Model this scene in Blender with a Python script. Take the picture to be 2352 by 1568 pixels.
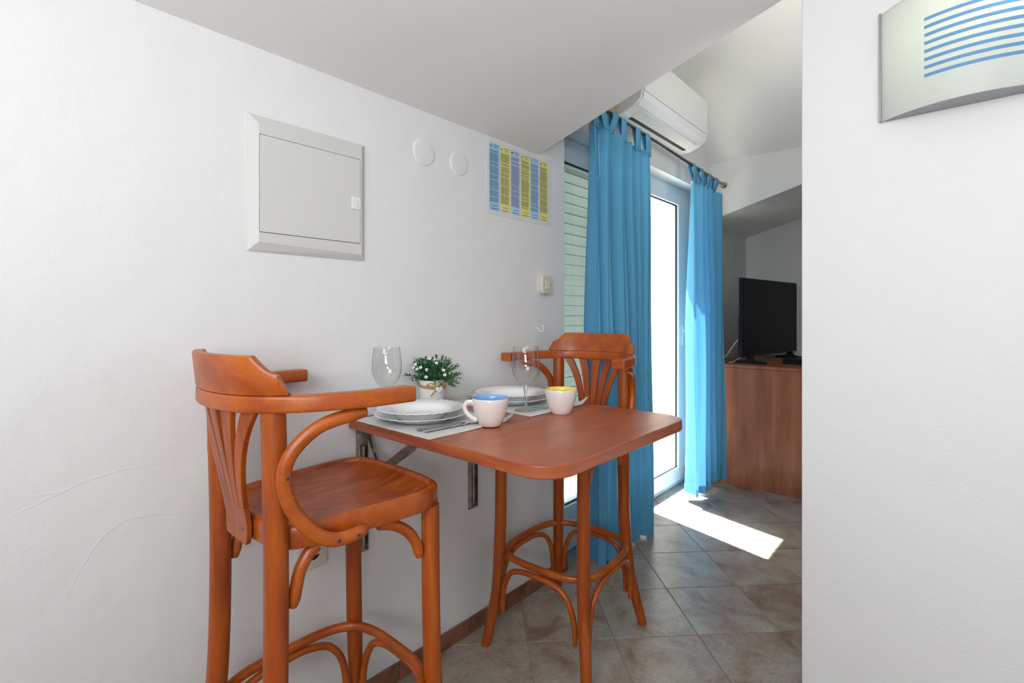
import bpy, bmesh, math, random
from mathutils import Vector, Matrix
random.seed(7)
D = bpy.data
for o in list(D.objects): D.objects.remove(o)
SC = bpy.context.scene
COL = SC.collection
R = math.radians
PI = math.pi

# ------------------------------------------------------------------ camera
CX = 1.38; CH = 1.2; FPX = 1148.0
cam = D.cameras.new('camera'); cam_o = D.objects.new('camera', cam); COL.objects.link(cam_o)
cam.sensor_width = 36.0; cam.lens = 36.0 * FPX / 2352.0
cam.shift_y = (723.0 - 784.0) / 2352.0
cam.clip_start = 0.02
cam_o.location = (CX, 0, CH)
cam_o.rotation_euler = (R(90), 0, math.atan(1024 / FPX))
SC.camera = cam_o

# ------------------------------------------------------------------ world, sun, lights, exposure
SC.view_settings.view_transform = 'Standard'
SC.view_settings.look = 'None'
SC.view_settings.gamma = 1.0
SC.view_settings.exposure = 0.0
try: SC.view_settings.use_curve_mapping = False
except Exception: pass
W = D.worlds.new('world'); SC.world = W; W.use_nodes = True
nt = W.node_tree; nt.nodes.clear()
sky = nt.nodes.new('ShaderNodeTexSky'); sky.sky_type = 'NISHITA'; sky.sun_disc = False
sky.sun_elevation = R(64); sky.sun_rotation = R(270); sky.air_density = 1.0; sky.dust_density = 2.0
bgn = nt.nodes.new('ShaderNodeBackground'); bgn.inputs[1].default_value = 0.5
wo = nt.nodes.new('ShaderNodeOutputWorld')
nt.links.new(sky.outputs[0], bgn.inputs[0]); nt.links.new(bgn.outputs[0], wo.inputs[0])

def add_sun(direction, strength, col):
    l = D.lights.new('sun', 'SUN'); l.energy = strength; l.color = col; l.angle = R(0.6)
    o = D.objects.new('sun', l); COL.objects.link(o)
    o.rotation_euler = Vector(direction).to_track_quat('-Z', 'Y').to_euler(); o.location = (-3, 3, 6)
add_sun((1, -0.25, -2.24), 46.0, (1.0, 0.96, 0.9))

def area(name, loc, target, sx, sy, power, col=(1, 1, 1)):
    l = D.lights.new(name, 'AREA'); l.shape = 'RECTANGLE'; l.size = sx; l.size_y = sy; l.energy = power; l.color = col
    o = D.objects.new(name, l); COL.objects.link(o); o.location = loc
    o.rotation_euler = (Vector(target) - Vector(loc)).to_track_quat('-Z', 'Y').to_euler()
    return o
area('kitchen_bounce', (1.95, -0.75, 1.3), (1.7, 0.1, 2.4), 0.7, 0.7, 31.0, (0.965, 0.98, 1.0))  # added light aimed upward, imitates flash bounced off the ceiling
area('kitchen_fill', (1.35, -1.2, 1.95), (0.85, 1.5, 0.9), 1.1, 0.7, 24.0, (0.965, 0.98, 1.0))  # fill added behind the camera to brighten the knee wall and table
area('living_room_fill', (1.6, 2.3, 1.5), (0.9, 2.6, 2.9), 0.6, 0.6, 8.0, (1.0, 0.985, 0.94)).data.spread = R(110)  # unseen fill added behind the partition to brighten the dormer ceiling

# ------------------------------------------------------------------ material helpers
MATS = {}
def mat(name, col, rough=0.5, metal=0.0, spec=0.5, coat=0.0, bump=None, vary=None, emit=None, trans=0.0, ior=1.45):
    m = D.materials.new(name); m.use_nodes = True; n = m.node_tree.nodes; L = m.node_tree.links
    b = n['Principled BSDF']
    b.inputs['Base Color'].default_value = (*col, 1); b.inputs['Roughness'].default_value = rough
    b.inputs['Metallic'].default_value = metal; b.inputs['Specular IOR Level'].default_value = spec
    b.inputs['Coat Weight'].default_value = coat; b.inputs['IOR'].default_value = ior
    b.inputs['Transmission Weight'].default_value = trans
    tc = n.new('ShaderNodeTexCoord')
    if vary:
        sc, amt = vary
        t = n.new('ShaderNodeTexNoise'); t.inputs['Scale'].default_value = sc; t.inputs['Detail'].default_value = 4
        L.new(tc.outputs['Object'], t.inputs['Vector'])
        r = n.new('ShaderNodeValToRGB')
        r.color_ramp.elements[0].position = 0.3; r.color_ramp.elements[1].position = 0.7
        r.color_ramp.elements[0].color = (*[c * (1 - amt) for c in col], 1)
        r.color_ramp.elements[1].color = (*[min(1, c * (1 + amt)) for c in col], 1)
        L.new(t.outputs[0], r.inputs[0]); L.new(r.outputs[0], b.inputs['Base Color'])
    if bump:
        prev = None
        for sc, st, dist in bump:
            t = n.new('ShaderNodeTexNoise'); t.inputs['Scale'].default_value = sc; t.inputs['Detail'].default_value = 3
            L.new(tc.outputs['Object'], t.inputs['Vector'])
            bp = n.new('ShaderNodeBump'); bp.inputs['Strength'].default_value = st; bp.inputs['Distance'].default_value = dist
            L.new(t.outputs[0], bp.inputs['Height'])
            if prev: L.new(prev.outputs[0], bp.inputs['Normal'])
            prev = bp
        L.new(prev.outputs[0], b.inputs['Normal'])
    if emit:
        b.inputs['Emission Color'].default_value = (*emit[0], 1); b.inputs['Emission Strength'].default_value = emit[1]
    MATS[name] = m
    return m

def wood(name, c0, c1, c2, scale=(1, 1, 1), rough=0.35, coat=0.3, nsc=6.0, fine=40.0, bump=0.05, dist=1.5):
    m = D.materials.new(name); m.use_nodes = True; n = m.node_tree.nodes; L = m.node_tree.links
    b = n['Principled BSDF']; b.inputs['Roughness'].default_value = rough
    b.inputs['Coat Weight'].default_value = coat; b.inputs['Coat Roughness'].default_value = 0.18
    tc = n.new('ShaderNodeTexCoord'); mp = n.new('ShaderNodeMapping'); mp.inputs['Scale'].default_value = scale
    L.new(tc.outputs['Object'], mp.inputs['Vector'])
    t = n.new('ShaderNodeTexNoise'); t.inputs['Scale'].default_value = nsc; t.inputs['Detail'].default_value = 5; t.inputs['Distortion'].default_value = dist
    L.new(mp.outputs[0], t.inputs['Vector'])
    r = n.new('ShaderNodeValToRGB'); e = r.color_ramp.elements
    e[0].position = 0.25; e[0].color = (*c0, 1); e[1].position = 0.78; e[1].color = (*c2, 1)
    k = e.new(0.5); k.color = (*c1, 1)
    L.new(t.outputs[0], r.inputs[0])
    t2 = n.new('ShaderNodeTexNoise'); t2.inputs['Scale'].default_value = fine; t2.inputs['Detail'].default_value = 3
    L.new(mp.outputs[0], t2.inputs['Vector'])
    r2 = n.new('ShaderNodeValToRGB'); r2.color_ramp.elements[0].position = 0.35; r2.color_ramp.elements[0].color = (0.87, 0.84, 0.82, 1)
    r2.color_ramp.elements[1].position = 0.6; r2.color_ramp.elements[1].color = (1, 1, 1, 1)
    L.new(t2.outputs[0], r2.inputs[0])
    mx = n.new('ShaderNodeMix'); mx.data_type = 'RGBA'; mx.blend_type = 'MULTIPLY'; mx.inputs[0].default_value = 0.8
    L.new(r.outputs[0], mx.inputs[6]); L.new(r2.outputs[0], mx.inputs[7]); L.new(mx.outputs[2], b.inputs['Base Color'])
    bp = n.new('ShaderNodeBump'); bp.inputs['Strength'].default_value = bump; bp.inputs['Distance'].default_value = 0.002
    L.new(t2.outputs[0], bp.inputs['Height']); L.new(bp.outputs[0], b.inputs['Normal'])
    MATS[name] = m
    return m

PLB = [(160, 0.22, 0.003), (9, 0.3, 0.012)]
plaster = mat('plaster', (0.785, 0.79, 0.795), 0.55, spec=0.3, bump=PLB)
plaster_c = mat('plaster_ceiling', (0.85, 0.835, 0.825), 0.5, spec=0.35, bump=[(220, 0.08, 0.002), (5, 0.2, 0.012)])
plaster_g = mat('plaster_gloss', (0.80, 0.80, 0.775), 0.32, spec=0.5, bump=[(3, 0.35, 0.03)])
white_pl = mat('white_plastic', (0.78, 0.79, 0.78), 0.3)
panel_pl = mat('panel_plastic', (0.66, 0.66, 0.63), 0.38)
panel_edge = mat('panel_edge_plastic', (0.645, 0.645, 0.62), 0.4)
ivory = mat('ivory_plastic', (0.68, 0.65, 0.54), 0.3)
dark_gap = mat('dark_gap', (0.02, 0.02, 0.02), 0.6)
pvc = mat('pvc_frame', (0.80, 0.83, 0.86), 0.25)
chrome = mat('chrome', (0.62, 0.60, 0.58), 0.22, metal=1.0)
steel = mat('cutlery_steel', (0.72, 0.71, 0.70), 0.2, metal=1.0)
bracket_m = mat('bracket_steel', (0.36, 0.34, 0.30), 0.38, metal=0.9, vary=(30, 0.3))
brushed = mat('brushed_metal', (0.34, 0.34, 0.36), 0.42, metal=0.8, vary=(50, 0.06))
screw_m = mat('screw_metal', (0.30, 0.25, 0.18), 0.35, metal=0.9)
porcelain = mat('porcelain', (0.90, 0.91, 0.91), 0.12, coat=0.5)
cup_m = mat('cup_glaze', (0.80, 0.73, 0.70), 0.16, coat=0.5)
cup_blue = mat('cup_blue', (0.19, 0.42, 0.76), 0.12, coat=0.5)
cup_yellow = mat('cup_yellow', (0.90, 0.70, 0.12), 0.12, coat=0.5)
pot_m = mat('pot_white', (0.80, 0.79, 0.77), 0.45, vary=(30, 0.03))
heart_m = mat('heart_white', (0.74, 0.75, 0.78), 0.5)
jute = mat('jute', (0.50, 0.28, 0.12), 0.9, vary=(200, 0.3), bump=[(400, 0.6, 0.001)])
soil_m = mat('soil', (0.02, 0.014, 0.01), 0.95, vary=(120, 0.5), bump=[(200, 1.0, 0.003)])
leaf_m = mat('leaf', (0.035, 0.145, 0.055), 0.5, vary=(60, 0.45))
leaf_tip = mat('leaf_light', (0.14, 0.33, 0.05), 0.5, vary=(60, 0.3))
petal_m = mat('petal', (0.85, 0.85, 0.83), 0.5)
black_gl = mat('tv_screen', (0.006, 0.006, 0.008), 0.35, spec=0.15)
black_pl = mat('black_plastic', (0.010, 0.011, 0.016), 0.4, spec=0.25)
shutter_m = mat('shutter_slat', (0.74, 0.82, 0.77), 0.4, spec=0.4)
shutter_top = mat('shutter_beige', (0.60, 0.58, 0.46), 0.45)
ext_m = mat('exterior_cream', (0.82, 0.78, 0.66), 0.8, vary=(3, 0.05))
ext_floor = mat('exterior_tile', (0.60, 0.56, 0.50), 0.7, vary=(4, 0.1))
grout = mat('grout', (0.33, 0.30, 0.26), 0.85, vary=(20, 0.2))
skirt_m = mat('skirting_tile', (0.25, 0.105, 0.062), 0.38, vary=(14, 0.4), bump=[(60, 0.15, 0.002)])
foam_m = mat('mounting_foam', (0.55, 0.38, 0.18), 0.85, vary=(60, 0.35), bump=[(80, 1.0, 0.01)])
cable_m = mat('cable_white', (0.7, 0.7, 0.7), 0.5)
laminate = mat('laminate', (0.76, 0.76, 0.755), 0.22, spec=0.5)
ink = mat('ink_dark', (0.03, 0.045, 0.07), 0.6)
ink_b = mat('ink_blue', (0.03, 0.08, 0.35), 0.6)
col_bl = mat('paper_blue', (0.34, 0.60, 0.83), 0.45)
col_bl2 = mat('paper_blue_light', (0.46, 0.63, 0.85), 0.45)
col_ye = mat('paper_yellow', (0.80, 0.74, 0.24), 0.45)
paper_w = mat('paper_white', (0.72, 0.74, 0.77), 0.45)
fl = {k: mat('flag_' + k, c, 0.5) for k, c in dict(red=(0.55, 0.03, 0.03), white=(0.8, 0.8, 0.8), blue=(0.02, 0.05, 0.3), black=(0.01, 0.01, 0.01), gold=(0.8, 0.5, 0.02), green=(0.02, 0.3, 0.08)).items()}
finial_m = mat('finial_nickel', (0.45, 0.40, 0.36), 0.25, metal=1.0)
rod_m = mat('rod_metal', (0.22, 0.20, 0.19), 0.3, metal=1.0)

stool_v = wood('stool_wood_upright', (0.21, 0.030, 0.002), (0.36, 0.066, 0.003), (0.47, 0.105, 0.006), (6, 6, 0.8), 0.40, 0.10, 3.0, 40, 0.04)
stool_h = wood('stool_wood_bent', (0.29, 0.044, 0.002), (0.42, 0.083, 0.004), (0.52, 0.125, 0.008), (2.5, 2.5, 4), 0.38, 0.12, 2.5, 60, 0.04)
seat_w = wood('stool_seat_wood', (0.20, 0.027, 0.002), (0.37, 0.066, 0.003), (0.50, 0.130, 0.012), (7, 1.3, 1), 0.34, 0.15, 2.6, 26, 0.03, 3.0)
table_w = wood('table_laminate', (0.29, 0.070, 0.024), (0.41, 0.110, 0.040), (0.52, 0.165, 0.065), (7, 1.0, 7), 0.34, 0.06, 2.4, 14, 0.02, 1.0)
cab_w = wood('cabinet_laminate', (0.30, 0.085, 0.034), (0.42, 0.135, 0.056), (0.52, 0.19, 0.085), (6, 6, 0.6), 0.36, 0.1, 2.5, 12, 0.02, 0.8)

# placemat weave
m = mat('placemat_weave', (0.70, 0.69, 0.68), 0.9); n = m.node_tree.nodes; L = m.node_tree.links
tc = n.new('ShaderNodeTexCoord'); wv = n.new('ShaderNodeTexWave'); wv.bands_direction = 'X'; wv.inputs['Scale'].default_value = 55
wv2 = n.new('ShaderNodeTexWave'); wv2.bands_direction = 'Y'; wv2.inputs['Scale'].default_value = 70
L.new(tc.outputs['Object'], wv.inputs['Vector']); L.new(tc.outputs['Object'], wv2.inputs['Vector'])
ma = n.new('ShaderNodeMath'); ma.operation = 'MULTIPLY'; L.new(wv.outputs['Fac'], ma.inputs[0]); L.new(wv2.outputs['Fac'], ma.inputs[1])
rr = n.new('ShaderNodeValToRGB'); rr.color_ramp.elements[0].position = 0.0; rr.color_ramp.elements[0].color = (0.46, 0.46, 0.45, 1)
rr.color_ramp.elements[1].position = 0.16; rr.color_ramp.elements[1].color = (0.90, 0.90, 0.89, 1)
L.new(ma.outputs[0], rr.inputs[0]); L.new(rr.outputs[0], n['Principled BSDF'].inputs['Base Color'])
bp = n.new('ShaderNodeBump'); bp.inputs['Strength'].default_value = 0.6; bp.inputs['Distance'].default_value = 0.001
L.new(ma.outputs[0], bp.inputs['Height']); L.new(bp.outputs[0], n['Principled BSDF'].inputs['Normal'])
mat_weave = m

# floor tile
def tile_material():
    m = D.materials.new('floor_tile'); m.use_nodes = True; n = m.node_tree.nodes; L = m.node_tree.links
    b = n['Principled BSDF']; b.inputs['Roughness'].default_value = 0.33
    g = n.new('ShaderNodeNewGeometry')
    t = n.new('ShaderNodeTexNoise'); t.inputs['Scale'].default_value = 5.5; t.inputs['Detail'].default_value = 6; t.inputs['Roughness'].default_value = 0.62; t.inputs['Distortion'].default_value = 0.6
    oi = n.new('ShaderNodeObjectInfo'); va = n.new('ShaderNodeVectorMath'); va.operation = 'ADD'
    sc = n.new('ShaderNodeMath'); sc.operation = 'MULTIPLY'; sc.inputs[1].default_value = 30
    L.new(oi.outputs['Random'], sc.inputs[0]); L.new(g.outputs['Position'], va.inputs[0]); L.new(sc.outputs[0], va.inputs[1])
    L.new(va.outputs[0], t.inputs['Vector'])
    r = n.new('ShaderNodeValToRGB'); e = r.color_ramp.elements
    e[0].position = 0.30; e[0].color = (0.23, 0.135, 0.09, 1); e[1].position = 0.68; e[1].color = (0.45, 0.435, 0.375, 1)
    k = e.new(0.45); k.color = (0.345, 0.275, 0.215, 1)
    L.new(t.outputs[0], r.inputs[0])
    t2 = n.new('ShaderNodeTexNoise'); t2.inputs['Scale'].default_value = 90; t2.inputs['Detail'].default_value = 3
    L.new(va.outputs[0], t2.inputs['Vector'])
    mx = n.new('ShaderNodeMix'); mx.data_type = 'RGBA'; mx.blend_type = 'OVERLAY'; mx.inputs[0].default_value = 0.35
    L.new(r.outputs[0], mx.inputs[6]); L.new(t2.outputs[0], mx.inputs[7]); L.new(mx.outputs[2], b.inputs['Base Color'])
    bp = n.new('ShaderNodeBump'); bp.inputs['Strength'].default_value = 0.12; bp.inputs['Distance'].default_value = 0.003
    L.new(t.outputs[0], bp.inputs['Height']); L.new(bp.outputs[0], b.inputs['Normal'])
    return m
tile_m = tile_material()

def cloth_material(name, col, tr=0.45):
    m = D.materials.new(name); m.use_nodes = True; n = m.node_tree.nodes; L = m.node_tree.links; n.clear()
    d = n.new('ShaderNodeBsdfDiffuse'); d.inputs[0].default_value = (*col, 1)
    t = n.new('ShaderNodeBsdfTranslucent'); t.inputs[0].default_value = (min(1, col[0] * 0.9), min(1, col[1] * 1.0), min(1, col[2] * 1.2), 1)
    mx = n.new('ShaderNodeMixShader'); mx.inputs[0].default_value = tr
    o = n.new('ShaderNodeOutputMaterial')
    L.new(d.outputs[0], mx.inputs[1]); L.new(t.outputs[0], mx.inputs[2]); L.new(mx.outputs[0], o.inputs[0])
    tc = n.new('ShaderNodeTexCoord'); tn = n.new('ShaderNodeTexNoise'); tn.inputs['Scale'].default_value = 500
    bp = n.new('ShaderNodeBump'); bp.inputs['Strength'].default_value = 0.15; bp.inputs['Distance'].default_value = 0.001
    L.new(tc.outputs['Object'], tn.inputs['Vector']); L.new(tn.outputs[0], bp.inputs['Height']); L.new(bp.outputs[0], d.inputs['Normal'])
    return m
curtain_m = cloth_material('curtain_cloth', (0.15, 0.46, 0.70), 0.19)
lace_m = cloth_material('curtain_tape', (0.7, 0.72, 0.74))

def pane_material(name, tint, refl):
    m = D.materials.new(name); m.use_nodes = True; n = m.node_tree.nodes; L = m.node_tree.links; n.clear()
    t = n.new('ShaderNodeBsdfTransparent'); t.inputs[0].default_value = (*tint, 1)
    g = n.new('ShaderNodeBsdfGlossy'); g.inputs['Roughness'].default_value = 0.02
    lw = n.new('ShaderNodeLayerWeight'); lw.inputs[0].default_value = 0.5
    pw = n.new('ShaderNodeMath'); pw.operation = 'POWER'; pw.inputs[1].default_value = 4.0; L.new(lw.outputs['Facing'], pw.inputs[0])
    fr = n.new('ShaderNodeMath'); fr.operation = 'MULTIPLY_ADD'; fr.inputs[1].default_value = 0.6; fr.inputs[2].default_value = 0.04; L.new(pw.outputs[0], fr.inputs[0])
    mx = n.new('ShaderNodeMixShader'); o = n.new('ShaderNodeOutputMaterial')
    L.new(fr.outputs[0], mx.inputs[0]); L.new(t.outputs[0], mx.inputs[1]); L.new(g.outputs[0], mx.inputs[2]); L.new(mx.outputs[0], o.inputs[0])
    return m
pane_m = pane_material('window_glass', (0.96, 0.98, 0.98), 1.45)

def wine_glass_material():
    m = D.materials.new('wine_glass_stem'); m.use_nodes = True; n = m.node_tree.nodes; L = m.node_tree.links; n.clear()
    g = n.new('ShaderNodeBsdfGlass'); g.inputs['Roughness'].default_value = 0.0; g.inputs['IOR'].default_value = 1.45; g.inputs[0].default_value = (0.985, 0.995, 0.99, 1)
    t = n.new('ShaderNodeBsdfTransparent'); t.inputs[0].default_value = (0.99, 0.995, 0.99, 1)
    mx = n.new('ShaderNodeMixShader'); mx.inputs[0].default_value = 0.35; o = n.new('ShaderNodeOutputMaterial')
    L.new(g.outputs[0], mx.inputs[1]); L.new(t.outputs[0], mx.inputs[2]); L.new(mx.outputs[0], o.inputs[0])
    return m
def thin_glass_material():
    m = D.materials.new('wine_glass_bowl'); m.use_nodes = True; n = m.node_tree.nodes; L = m.node_tree.links; n.clear()
    t = n.new('ShaderNodeBsdfTransparent'); g = n.new('ShaderNodeBsdfGlossy'); g.inputs['Roughness'].default_value = 0.01
    lw = n.new('ShaderNodeLayerWeight'); lw.inputs[0].default_value = 0.5
    r = n.new('ShaderNodeValToRGB'); e = r.color_ramp.elements
    e[0].position = 0.70; e[0].color = (0.985, 0.99, 0.985, 1); e[1].position = 0.985; e[1].color = (0.50, 0.53, 0.52, 1)
    L.new(lw.outputs['Facing'], r.inputs[0]); L.new(r.outputs[0], t.inputs[0])
    pw = n.new('ShaderNodeMath'); pw.operation = 'POWER'; pw.inputs[1].default_value = 5.0; L.new(lw.outputs['Facing'], pw.inputs[0])
    fr = n.new('ShaderNodeMath'); fr.operation = 'MULTIPLY_ADD'; fr.inputs[1].default_value = 0.5; fr.inputs[2].default_value = 0.045; L.new(pw.outputs[0], fr.inputs[0])
    mx = n.new('ShaderNodeMixShader'); o = n.new('ShaderNodeOutputMaterial')
    L.new(fr.outputs[0], mx.inputs[0]); L.new(t.outputs[0], mx.inputs[1]); L.new(g.outputs[0], mx.inputs[2]); L.new(mx.outputs[0], o.inputs[0])
    return m
bowl_m = thin_glass_material()
glass_m = wine_glass_material()

def frosted(name, col, tr, see=0.0):
    m = D.materials.new(name); m.use_nodes = True; n = m.node_tree.nodes; L = m.node_tree.links; n.clear()
    d = n.new('ShaderNodeBsdfPrincipled'); d.inputs['Base Color'].default_value = (*col, 1); d.inputs['Roughness'].default_value = 0.25
    t = n.new('ShaderNodeBsdfTranslucent'); t.inputs[0].default_value = (*col, 1)
    mx = n.new('ShaderNodeMixShader'); mx.inputs[0].default_value = tr; o = n.new('ShaderNodeOutputMaterial')
    L.new(d.outputs[0], mx.inputs[1]); L.new(t.outputs[0], mx.inputs[2]); out = mx
    if see:
        rf = n.new('ShaderNodeBsdfRefraction'); rf.inputs['Roughness'].default_value = 0.24; rf.inputs['IOR'].default_value = 1.15; rf.inputs[0].default_value = (*col, 1)
        m2 = n.new('ShaderNodeMixShader'); m2.inputs[0].default_value = see
        L.new(mx.outputs[0], m2.inputs[1]); L.new(rf.outputs[0], m2.inputs[2]); out = m2
    L.new(out.outputs[0], o.inputs[0])
    return m
lamp_glass = frosted('lamp_glass', (0.74, 0.78, 0.76), 0.30, 0.12)
lamp_stripe = frosted('lamp_stripe', (0.20, 0.42, 0.72), 0.30, 0.12)
bulb_m = mat('bulb', (1, 1, 1), 0.5, emit=((1.0, 0.88, 0.68), 700.0))

shutter_m = frosted('shutter_slat_plastic', (0.70, 0.76, 0.71), 0.22)

# ------------------------------------------------------------------ object helpers
def tag(o, label=None, cat=None, group=None, kind=None):
    if label: o['label'] = label
    if cat: o['category'] = cat
    if group: o['group'] = group
    if kind: o['kind'] = kind
    return o
def empty(name, loc=(0, 0, 0), rz=0.0):
    o = D.objects.new(name, None); COL.objects.link(o); o.location = loc; o.rotation_euler = (0, 0, rz); o.empty_display_size = 0.05
    return o
def obj(name, bm, m, parent=None, smooth=None, bevel=None, subsurf=0):
    bmesh.ops.recalc_face_normals(bm, faces=bm.faces)
    me = D.meshes.new(name); bm.to_mesh(me); bm.free()
    ms = m if isinstance(m, (list, tuple)) else [m]
    for x in ms: me.materials.append(x)
    o = D.objects.new(name, me); COL.objects.link(o)
    if parent: o.parent = parent
    if smooth is not None:
        for p in me.polygons: p.use_smooth = True
        try: me.set_sharp_from_angle(angle=R(smooth))
        except Exception: pass
    if bevel:
        b = o.modifiers.new('bevel', 'BEVEL'); b.width = bevel; b.segments = 3; b.limit_method = 'ANGLE'; b.angle_limit = R(40)
    if subsurf:
        s = o.modifiers.new('sub', 'SUBSURF'); s.levels = subsurf; s.render_levels = subsurf
    return o
def struct(name, bm, m, parent=None, **k):
    o = obj(name, bm, m, parent, **k)
    if parent is None: o['kind'] = 'structure'
    return o
def NB(): return bmesh.new()
def box(bm, x0, x1, y0, y1, z0, z1, mi=0):
    v = [bm.verts.new((x, y, z)) for x in (x0, x1) for y in (y0, y1) for z in (z0, z1)]
    for q in ((0, 1, 3, 2), (4, 6, 7, 5), (0, 4, 5, 1), (2, 3, 7, 6), (0, 2, 6, 4), (1, 5, 7, 3)):
        f = bm.faces.new([v[i] for i in q]); f.material_index = mi
    return v
def prism(bm, pts, axis, a, b, mi=0):
    """extrude a closed 2-D outline along axis from a to b. axis 'x': pts=(y,z); 'y': pts=(x,z); 'z': pts=(x,y)"""
    def P(p, t):
        return {'x': (t, p[0], p[1]), 'y': (p[0], t, p[1]), 'z': (p[0], p[1], t)}[axis]
    A = [bm.verts.new(P(p, a)) for p in pts]; B = [bm.verts.new(P(p, b)) for p in pts]
    n = len(pts)
    fs = [bm.faces.new(A), bm.faces.new(B[::-1])]
    for i in range(n): fs.append(bm.faces.new((A[i], B[i], B[(i + 1) % n], A[(i + 1) % n])))
    for f in fs: f.material_index = mi
def smooth_path(pts, n=8, closed=False):
    pts = [Vector(p) for p in pts]; out = []
    N = len(pts); rng = N if closed else N - 1
    for i in range(rng):
        if closed: p0, p1, p2, p3 = pts[(i - 1) % N], pts[i], pts[(i + 1) % N], pts[(i + 2) % N]
        else: p0, p1, p2, p3 = pts[max(i - 1, 0)], pts[i], pts[i + 1], pts[min(i + 2, N - 1)]
        for k in range(n):
            t = k / n
            out.append(0.5 * ((2 * p1) + (p2 - p0) * t + (2 * p0 - 5 * p1 + 4 * p2 - p3) * t * t + (3 * p1 - p0 - 3 * p2 + p3) * t ** 3))
    if not closed: out.append(pts[-1])
    return out
def tube(bm, path, r, seg=14, closed=False, up=None, r2=None, mi=0, caps=True, square=1.0):
    """sweep an (super-)ellipse; r along 'side', r2 along 'up' direction; r may be list"""
    n = len(path); rings = []
    prev = None
    for i, p in enumerate(path):
        if closed: t = (path[(i + 1) % n] - path[i - 1])
        else: t = path[min(i + 1, n - 1)] - path[max(i - 1, 0)]
        t = t.normalized() if t.length > 1e-9 else Vector((0, 0, 1))
        if up is not None:
            u = Vector(up); u = (u - t * u.dot(t)).normalized(); s = t.cross(u).normalized()
        else:
            if prev is None:
                a = Vector((0, 0, 1)) if abs(t.z) < 0.9 else Vector((1, 0, 0))
                s = t.cross(a).normalized()
            else:
                s = (prev - t * prev.dot(t)).normalized()
            u = s.cross(t).normalized(); prev = s
        ra = r[i] if isinstance(r, (list, tuple)) else r
        rb = ra if r2 is None else (r2[i] if isinstance(r2, (list, tuple)) else r2)
        ring = []
        for k in range(seg):
            a = 2 * PI * (k + 0.5) / seg; c, sn = math.cos(a), math.sin(a)
            c = math.copysign(abs(c) ** square, c); sn = math.copysign(abs(sn) ** square, sn)
            ring.append(bm.verts.new(p + s * (c * ra) + u * (sn * rb)))
        rings.append(ring)
    for i in range(n if closed else n - 1):
        A, B = rings[i], rings[(i + 1) % n]
        for k in range(seg):
            f = bm.faces.new((A[k], A[(k + 1) % seg], B[(k + 1) % seg], B[k])); f.material_index = mi
    if not closed and caps:
        f = bm.faces.new(rings[0]); f.material_index = mi
        f = bm.faces.new(rings[-1][::-1]); f.material_index = mi
def lathe(bm, prof, seg=48, c=(0, 0, 0), mod=None, mi=0, closed=False):
    rings = []
    for j, (r, z) in enumerate(prof):
        if r < 1e-6: rings.append([bm.verts.new((c[0], c[1], c[2] + z))]); continue
        ring = []
        for k in range(seg):
            a = 2 * PI * k / seg; rr, zz = (r, z) if mod is None else mod(j, r, z, a)
            ring.append(bm.verts.new((c[0] + rr * math.cos(a), c[1] + rr * math.sin(a), c[2] + zz)))
        rings.append(ring)
    for A, B in zip(rings[:-1], rings[1:]):
        if len(A) == 1 and len(B) == 1: continue
        for k in range(seg):
            if len(A) == 1: f = bm.faces.new((A[0], B[k], B[(k + 1) % seg]))
            elif len(B) == 1: f = bm.faces.new((A[k], B[0], A[(k + 1) % seg]))
            else: f = bm.faces.new((A[k], B[k], B[(k + 1) % seg], A[(k + 1) % seg]))
            f.material_index = mi
def copy_tree(o, parent=None):
    c = o.copy(); COL.objects.link(c); c.parent = parent
    for ch in list(o.children): copy_tree(ch, c)
    return c
def rrect(hx, hy, r, n=6, cx=0, cy=0):
    out = []
    for (sx, sy, a0) in ((1, 1, 0), (-1, 1, 90), (-1, -1, 180), (1, -1, 270)):
        for k in range(n + 1):
            a = R(a0 + 90 * k / n)
            out.append((cx + sx * (hx - r) + r * math.cos(a), cy + sy * (hy - r) + r * math.sin(a)))
    return out

# ------------------------------------------------------------------ structure
YC = 1.717      # edge of the low sloping ceiling
YK = 1.916      # knee wall corner, start of the window recess
YD = 3.62       # end of the recess
YF = 3.78       # far dormer cheek
YB = 4.77       # back wall
YN = -1.7
XR = 3.6
SL = 0.28; Z0 = 1.905
def zr(x): return Z0 + SL * x

bm = NB()
box(bm, -0.26, 0, YN, YK, -0.1, 3.3)
box(bm, -0.26, 0, YK, YD, 2.10, 3.3)
box(bm, -0.26, 0, YD, YF, -0.1, 3.3)
box(bm, -0.26, -0.045, YF, YB + 0.1, -0.1, 3.3)
wall_left = struct('wall_left', bm, plaster)
# fine raised plaster cracks on the near wall
def crack(pts, r=0.0007):
    bm = NB(); P = smooth_path([(0.0002, y, z) for y, z in pts], 6)
    P = [p + Vector((0, random.uniform(-.0015, .0015), random.uniform(-.0015, .0015))) for p in P]
    tube(bm, P, [r * (0.4 + 0.6 * math.sin(PI * i / (len(P) - 1))) for i in range(len(P))], 5); obj('plaster_crack', bm, plaster, wall_left, smooth=60)
crack([(0.02, 0.80), (0.10, 0.815), (0.17, 0.842), (0.24, 0.857), (0.33, 0.856), (0.40, 0.865)])
crack([(0.16, 0.62), (0.19, 0.68), (0.23, 0.73), (0.28, 0.745), (0.35, 0.73), (0.40, 0.715)])
crack([(0.10, 0.84), (0.14, 0.836), (0.19, 0.844)])
crack([(0.60, 1.13), (0.68, 1.128), (0.75, 1.14), (0.80, 1.137)], 0.0004)
bm = NB(); box(bm, -0.26, XR + 0.1, YB, YB + 0.12, -0.1, 3.3); struct('wall_back', bm, plaster)
bm = NB(); box(bm, XR, XR + 0.12, YN, YB, -0.1, 3.3); struct('wall_right', bm, plaster)
bm = NB(); box(bm, -0.26, XR + 0.1, YN - 0.12, YN, -0.1, 3.3); struct('wall_behind', bm, plaster)
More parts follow.
